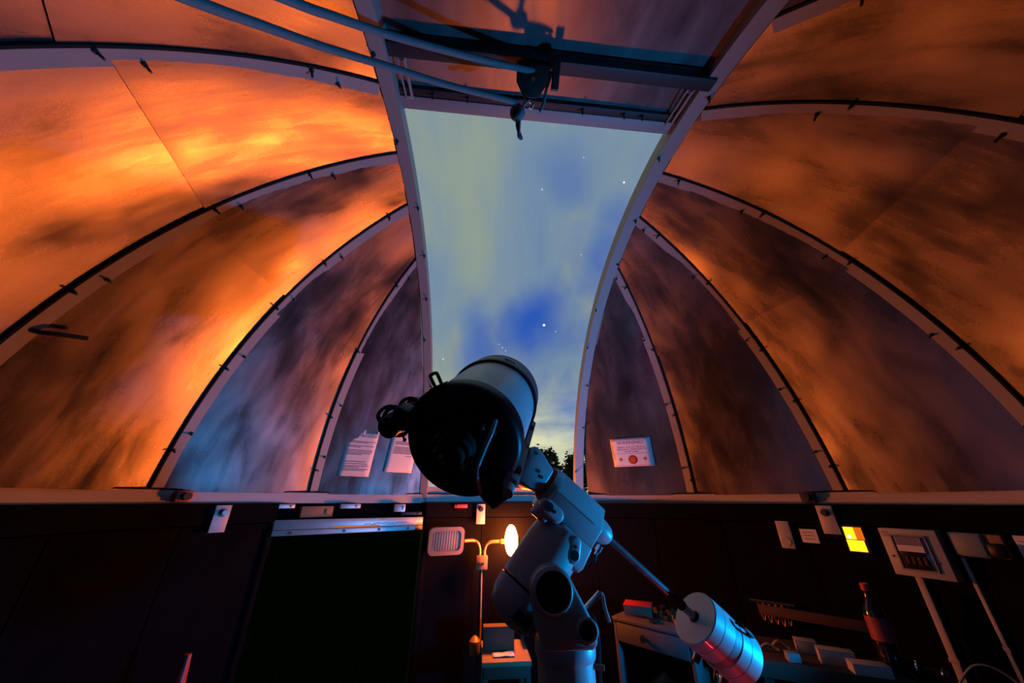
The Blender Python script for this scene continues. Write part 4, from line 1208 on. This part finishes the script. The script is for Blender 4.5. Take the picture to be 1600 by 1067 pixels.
# things on and in the cabinet
def on_cab(u, d, z=CH):
    return cA + cex * u + cin * d + EZ * z
b_ = empty('hardback_book', on_cab(0.09, 0.10), 'dark red hardback lying on the cabinet top', 'book')
bex = (cex * 0.9 + cin * 0.35).normalized(); bey = EZ.cross(bex)
MB().box(on_cab(0.10, 0.13, CH + 0.0275), (0.155, 0.12, 0.046), (bex, bey, EZ)).build('pages', M['card'], b_, bevel=0.001)
MB().box(on_cab(0.10, 0.13, CH + 0.0535), (0.16, 0.126, 0.006), (bex, bey, EZ)).build('cover', M['red'], b_, bevel=0.001)
MB().box(on_cab(0.10, 0.13, CH + 0.0025), (0.16, 0.126, 0.005), (bex, bey, EZ)).build('cover', M['red'], b_, bevel=0.001)
lc_ = empty('lens_cap', on_cab(0.225, 0.06), 'round black lens cap on the cabinet top', 'cap')
MB().lathe(on_cab(0.225, 0.06), EZ, [(0, 0), (0, 0.03), (0.008, 0.03), (0.011, 0.027), (0.011, 0.0)], 28).build('disc', M['blackm'], lc_)
MB().lathe(on_cab(0.225, 0.06, CH + 0.011), EZ, [(0, 0.018), (0.002, 0.018), (0.002, 0.022), (0, 0.022)], 28).build('rim', M['black'], lc_)
random.seed(11)
for k, (u, d) in enumerate(((0.20, 0.19), (0.235, 0.17), (0.27, 0.20), (0.255, 0.14), (0.30, 0.15), (0.325, 0.12))):
    h = random.uniform(0.035, 0.065); r_ = random.uniform(0.008, 0.013)
    e = empty('eyepiece', on_cab(u, d), ('small brass-barrelled eyepiece standing on the cabinet, nearest the book', 'second small eyepiece standing on the cabinet top', 'third small eyepiece, at the back of the cabinet top', 'small eyepiece standing behind the lens cap', 'fifth small eyepiece on the cabinet top', 'small eyepiece nearest the counterweight on the cabinet')[k], 'eyepiece', 'eyepieces on the cabinet')
    MB().lathe(on_cab(u, d), EZ, [(0, 0), (0, r_), (h * 0.6, r_), (h * 0.6, 0)], 14).build('barrel', M['brass'], e)
    MB().lathe(on_cab(u, d, CH + h * 0.6), EZ, [(0, 0), (0, r_ * 1.35), (h * 0.4, r_ * 1.2), (h * 0.4, 0)], 14).build('eye_cup', M['blackm'], e)
t_ = empty('folded_cloth', on_cab(0.18, 0.15, CH - 0.324), 'crumpled grey cloth on the cabinet shelf', 'cloth')
mb = MB()
for i in range(11):
    for j in range(9):
        mb.v.append(on_cab(0.09 + 0.018 * i, 0.06 + 0.022 * j, CH - 0.315 + 0.075 * max(0, 1 - abs(i - 6) / 6) * max(0, 1 - abs(j - 4) / 5) + 0.012 * noise.noise(V((i * .7, j * .7, 0)))))
for i in range(10):
    for j in range(8):
        a = i * 9 + j
        mb.f.append((a, a + 9, a + 10, a + 1))
o = mb.build('cloth_fold', M['cable'], t_, smooth=60)
md = o.modifiers.new('thick', 'SOLIDIFY'); md.thickness = 0.003

# ------------------------------------------------------------------ bench along the right wall
bA = V((0.93, 0.886, 0)); bB = V((1.62, 0.487, 0))
bex = (bB - bA).normalized(); bin_ = V((-bex.y, bex.x, 0))
if bin_.dot(V((1, 1, 0))) < 0: bin_ = -bin_
BH = 0.86
bn = empty('workbench', (bA + bB) / 2 + bin_ * 0.15, 'dark wooden workbench under the control panel', 'bench')
def bbx(u0, u1, d0, d1, z0, z1):
    c_ = bA + bex * (u0 + u1) / 2 + bin_ * (d0 + d1) / 2 + EZ * (z0 + z1) / 2
    return MB().box(c_, (u1 - u0, d1 - d0, z1 - z0), (bex, bin_, EZ))
for k in range(3):
    bbx(0.15, (0.70, 0.68, 0.56)[k], 0.012 + 0.118 * k, 0.127 + 0.118 * k, BH - 0.022, BH).build('plank', M['bench'], bn, bevel=0.002)
bbx(0.15, 0.70, 0.0, 0.010, BH - 0.06, BH).build('edge_strip', M['darkwood'], bn, bevel=0.002)
for u, dd_ in ((0.17, (0.04, 0.30)), (0.50, (0.30,)), (0.64, (0.04,))):
    for d in dd_:
        bbx(u, u + 0.04, d, d + 0.04, 0, BH - 0.022).build('leg', M['bench'], bn)
def on_b(u, d, z=BH):
    return bA + bex * u + bin_ * d + EZ * z
# batten on the wall
MB().box(V((1.545, 0.955, 0.965)), (0.50, 0.022, 0.045), ((V((0.66, -0.75, 0))).normalized(), V((0.75, 0.66, 0)).normalized(), EZ)).build('wall_batten', M['darkwood'], bevel=0.002, label='brown wooden batten along the wall behind the bench', cat='batten')

def small_carton(name, p, size, rz, label, m, tab=True):
    ex = V((math.cos(rz), math.sin(rz), 0)); ey = V((-math.sin(rz), math.cos(rz), 0))
    e = empty(name, p, label, 'box', 'small boxes on the bench')
    MB().box(V(p) + EZ * size[2] / 2, size, (ex, ey, EZ)).build('body', M[m], e, bevel=0.002)
    MB().box(V(p) + EZ * (size[2] + 0.0015), (size[0] * 1.03, size[1] * 1.03, 0.003), (ex, ey, EZ)).build('lid', M[m], e, bevel=0.001)
    return e
small_carton('small_box', (1.375, 0.865, BH), (0.085, 0.06, 0.045), -0.6, 'small white box at the back of the bench', 'whitem')
small_carton('small_box', (1.395, 0.730, BH), (0.13, 0.055, 0.05), -0.55, 'longer pale box lying in the middle of the bench', 'whitem')
small_carton('small_box', (1.437, 0.625, BH), (0.13, 0.065, 0.035), -0.45, 'flat pale box at the right end of the bench', 'whitem')
small_carton('small_box', (1.22, 0.775, BH), (0.05, 0.04, 0.03), -0.3, 'little pale box at the front edge of the bench', 'cable')
for k, (x, y, z, lb) in enumerate(((1.262, 0.905, 0.02, 'orange curled strap on the bench left of the white box'), (1.20, 0.90, 0.012, 'short orange offcut lying on the bench'))):
    MB().tube(bez([(x - .03, y + .01, BH + 0.008), (x, y, BH + z + 0.012), (x + 0.025, y - 0.01, BH + z), (x + 0.035, y - 0.03, BH + 0.008)], 5), 0.008, 8).build('strap_offcut', M['wire'], smooth=60, label=lb, cat='strap')
# bottle
bo = empty('bottle', (1.452, 0.545 + 0.14, BH), 'dark plastic bottle with red label and cap on the bench', 'bottle')
bc = V((1.452, 0.685, BH))
bc = V((1.555, 0.625, BH))
MB().lathe(bc, EZ, [(0, 0), (0, 0.036), (0.01, 0.040), (0.06, 0.040), (0.07, 0.037), (0.09, 0.040), (0.20, 0.040), (0.225, 0.034), (0.255, 0.018), (0.27, 0.014), (0.295, 0.014), (0.295, 0)], 32).build('body', M['bottle'], bo, smooth=50)
MB().lathe(bc + EZ * 0.11, EZ, [(0, 0.038), (0, 0.0408), (0.085, 0.0408), (0.085, 0.038)], 32).build('label_band', M['label_red'], bo)
MB().lathe(bc + EZ * 0.29, EZ, [(0, 0), (0, 0.0165), (0.026, 0.0165), (0.028, 0.012), (0.028, 0)], 20).build('cap', M['red'], bo)
# coiled wires hanging on the wall
wr = empty('cable_coil', (1.40, 1.10, 0.90), 'coil of thin orange wires hanging on the wall above the bench', 'cable')
random.seed(5)
for k in range(5):
    c_ = V((1.395 + 0.020 * k, 1.165 - 0.022 * k, 1.0))
    h = 0.085 + random.uniform(-.015, .02)
    MB().tube(bez([c_, c_ + V((0.004, -.004, -h * .5)), c_ + V((0.014, -.012, -h)), c_ + V((0.022, -.02, -h * .4)), c_ + V((0.016, -.012, 0.0))], 5), 0.0026, 6).build('wire_loop', M['wire'], wr, smooth=60)
MB().cyl((1.37, 1.19, 0.998), (1.52, 1.04, 0.998), 0.008, n=8).build('peg', M['bolt'], wr)
# dark power tool and loose cable
tool = empty('hand_torch', (1.60, 0.50, BH), 'black torch with shiny rings lying behind the flat box', 'torch')
ta = V((1.61, 0.60, BH + 0.03)); tb = V((1.66, 0.50, BH + 0.03))
MB().lathe(ta, tb - ta, [(0, 0), (0, 0.022), (0.02, 0.028), (0.035, 0.028), (0.04, 0.018), (0.112, 0.018), (0.112, 0)], 20).build('barrel', M['black'], tool)
MB().lathe(ta, tb - ta, [(0.018, 0.0285), (0.022, 0.0295), (0.026, 0.0285)], 24).build('ring', M['chrome'], tool)
MB().lathe(ta, tb - ta, [(0.09, 0.0185), (0.093, 0.0195), (0.096, 0.0185)], 24).build('ring', M['chrome'], tool)
MB().tube(bez([(1.62, 0.47, BH + 0.006), (1.69, 0.42, BH + 0.09), (1.75, 0.36, BH + 0.06), (1.78, 0.30, BH - 0.1), (1.79, 0.27, 0.6)], 6), 0.004, 8).build('loose_cable', M['cable'], smooth=60, label='thin grey cable looping off the right end of the bench', cat='cable')
# red-handled tool by the left wall
rt = empty('traffic_cone', (-1.45, 0.72, 0), 'small red cone standing by the left wall', 'cone')
rcn = V((-1.40, 0.80, 0))
MB().lathe(rcn, EZ, [(0, 0), (0, 0.17), (0.03, 0.17), (0.03, 0.13), (0.70, 0.035), (0.955, 0.012), (0.955, 0)], 24).build('cone', M['red'], rt)
MB().lathe(rcn, EZ, [(0.45, 0.079), (0.55, 0.064), (0.55, 0.060), (0.45, 0.075)], 24).build('band', M['whitem'], rt)

# ------------------------------------------------------------------ off-picture lamps that colour the room
bl = empty('blue_work_lamp', BLUE_AT - V((0, 0, 0.10)), 'blue LED work lamp on a stand at the right wall', 'lamp')
bdir = (V((-1.2, 0.7, 1.75)) - BLUE_AT).normalized()
MB().lathe(BLUE_AT - bdir * 0.09, bdir, [(0, 0), (0, 0.03), (0.05, 0.055), (0.06, 0.055), (0.06, 0.0)], 28).build('lamp_head', M['black'], bl)
MB().lathe(BLUE_AT - bdir * 0.030, bdir, [(0, 0), (0, 0.045), (0.004, 0.045), (0.004, 0)], 28).build('lens', M['bluelens'], bl)
MB().tube([(BLUE_AT.x, BLUE_AT.y, 0.02), tuple(BLUE_AT - bdir * 0.07)], 0.012, 10).build('stand', M['black'], bl)
MB().lathe((BLUE_AT.x, BLUE_AT.y, 0), EZ, [(0, 0), (0, 0.10), (0.02, 0.09), (0.02, 0)], 28).build('base', M['black'], bl)
ld = bpy.data.lights.new('blue_lamp_light', 'SPOT'); ld.energy = BLUE_W; ld.color = BLUE_COL; ld.shadow_soft_size = 0.035; ld.spot_size = math.radians(125); ld.spot_blend = 0.6
lo_ = bpy.data.objects.new('light_source', ld); COL.objects.link(lo_)
lo_.parent = bl; lo_.location = BLUE_AT - ROOT[bl]
lo_.rotation_euler = bdir.to_track_quat('-Z', 'Y').to_euler()

rl = empty('red_floor_lamp', (RED_AT.x, RED_AT.y, 0), 'small red lamp on a short post near the bench', 'lamp')
MB().lathe((RED_AT.x, RED_AT.y, 0), EZ, [(0, 0), (0, 0.07), (0.02, 0.07), (0.03, 0.012), (RED_AT.z - 0.05, 0.012), (RED_AT.z - 0.04, 0.03), (RED_AT.z - 0.022, 0.03), (RED_AT.z - 0.022, 0)], 24).build('post', M['black'], rl)
MB().ellipsoid(RED_AT - EZ * 0.016, (0.012, 0.012, 0.008), None, 16, 10).build('bulb', M['redlens'], rl)
ld = bpy.data.lights.new('red_lamp_light', 'SPOT'); ld.energy = RED_W; ld.color = (1.0, 0.03, 0.05); ld.shadow_soft_size = 0.02; ld.spot_size = math.radians(80); ld.spot_blend = 0.5
lo_ = bpy.data.objects.new('light_source', ld); COL.objects.link(lo_)
lo_.parent = rl; lo_.location = RED_AT + EZ * 0.02 - ROOT[rl]
lo_.rotation_euler = (V((0.36, 0.12, 1.25)) - RED_AT).to_track_quat('-Z', 'Y').to_euler()

# ------------------------------------------------------------------ trees and grass outside
def tree(name, base, h, crown_c, crown_r, seed, label, nleaf):
    rnd = random.Random(seed)
    e = empty(name, base, label, 'tree', 'trees beyond the dome')
    b = V(base); cc = V(crown_c)
    trunk = MB().tube(bez([b, b + V((0.1, 0, h * .3)), cc + V((0, 0, -crown_r[2] * .4)), cc + V((0.1, 0, crown_r[2] * .3))], 4), [0.22 - 0.012 * k for k in range(13)], 8)
    for k in range(7):
        d = V((rnd.uniform(-1, 1), rnd.uniform(-1, 1), rnd.uniform(-.1, .9)))
        trunk.tube([cc + V((0, 0, -crown_r[2] * .45)), cc + V((d.x * crown_r[0] * .4, d.y * crown_r[1] * .4, d.z * crown_r[2] * .3)), cc + V((d.x * crown_r[0] * .8, d.y * crown_r[1] * .8, d.z * crown_r[2] * .8))], [0.07, 0.05, 0.02], 5)
    trunk.build('trunk', M['bark'], e, smooth=60)
    fo = MB()
    cl = []
    for k in range(46):
        while True:
            d = V((rnd.uniform(-1, 1), rnd.uniform(-1, 1), rnd.uniform(-1, 1)))
            if d.length < 1: break
        cl.append((cc + V((d.x * crown_r[0], d.y * crown_r[1], d.z * crown_r[2])), rnd.uniform(0.25, 0.55) * crown_r[2] * 0.62))
    for k in range(nleaf):
        c_, r_ = rnd.choice(cl)
        d = V((rnd.gauss(0, 1), rnd.gauss(0, 1), rnd.gauss(0, 1)))
        p = c_ + d * r_ * 0.45
        s_ = rnd.uniform(0.08, 0.15)
        a = V((rnd.gauss(0, 1), rnd.gauss(0, 1), rnd.gauss(0, 1))).normalized(); x, y, _ = frame_from(a)
        fo.add([p - x * s_, p - y * s_ * .5, p + x * s_, p + y * s_ * .5], [(0, 1, 2, 3)])
    fo.build('foliage', M['leaf'], e, smooth=0, kind='stuff', recalc=False)
tree('broadleaf_tree', (3.8, 20, -0.1), 4.0, (3.75, 20, 3.0), (1.0, 1.0, 1.35), 1, 'dark broadleaf tree just right of the telescope, seen through the slit', 5200)
tree('broadleaf_tree', (6.8, 25, -0.1), 4.6, (6.85, 25, 3.0), (1.05, 1.2, 1.6), 2, 'dark broadleaf tree beside the right slit rail', 5200)
tree('broadleaf_tree', (1.2, 22, -0.1), 4.0, (1.2, 22, 2.4), (1.3, 1.2, 1.6), 3, 'dark broadleaf tree hidden mostly behind the telescope', 4000)

gr = MB()
rnd = random.Random(4)
for k in range(9000):
    a = rnd.uniform(math.radians(-58), math.radians(-8)); r_ = 2.05 + 8 * rnd.random() ** 1.6
    p = V((math.sin(a) * r_, math.cos(a) * r_, -0.08))
    hgt = rnd.uniform(0.04, 0.11); w = rnd.uniform(0.003, 0.006); th = rnd.uniform(0, PI)
    d = V((math.cos(th), math.sin(th), 0)); l = V((rnd.uniform(-.04, .04), rnd.uniform(-.04, .04), hgt))
    gr.add([p - d * w, p + d * w, p + l], [(0, 1, 2)])
gr.build('lawn_grass', M['grass'], smooth=0, kind='stuff', label='short dark grass outside the open doorway', cat='grass', recalc=False)
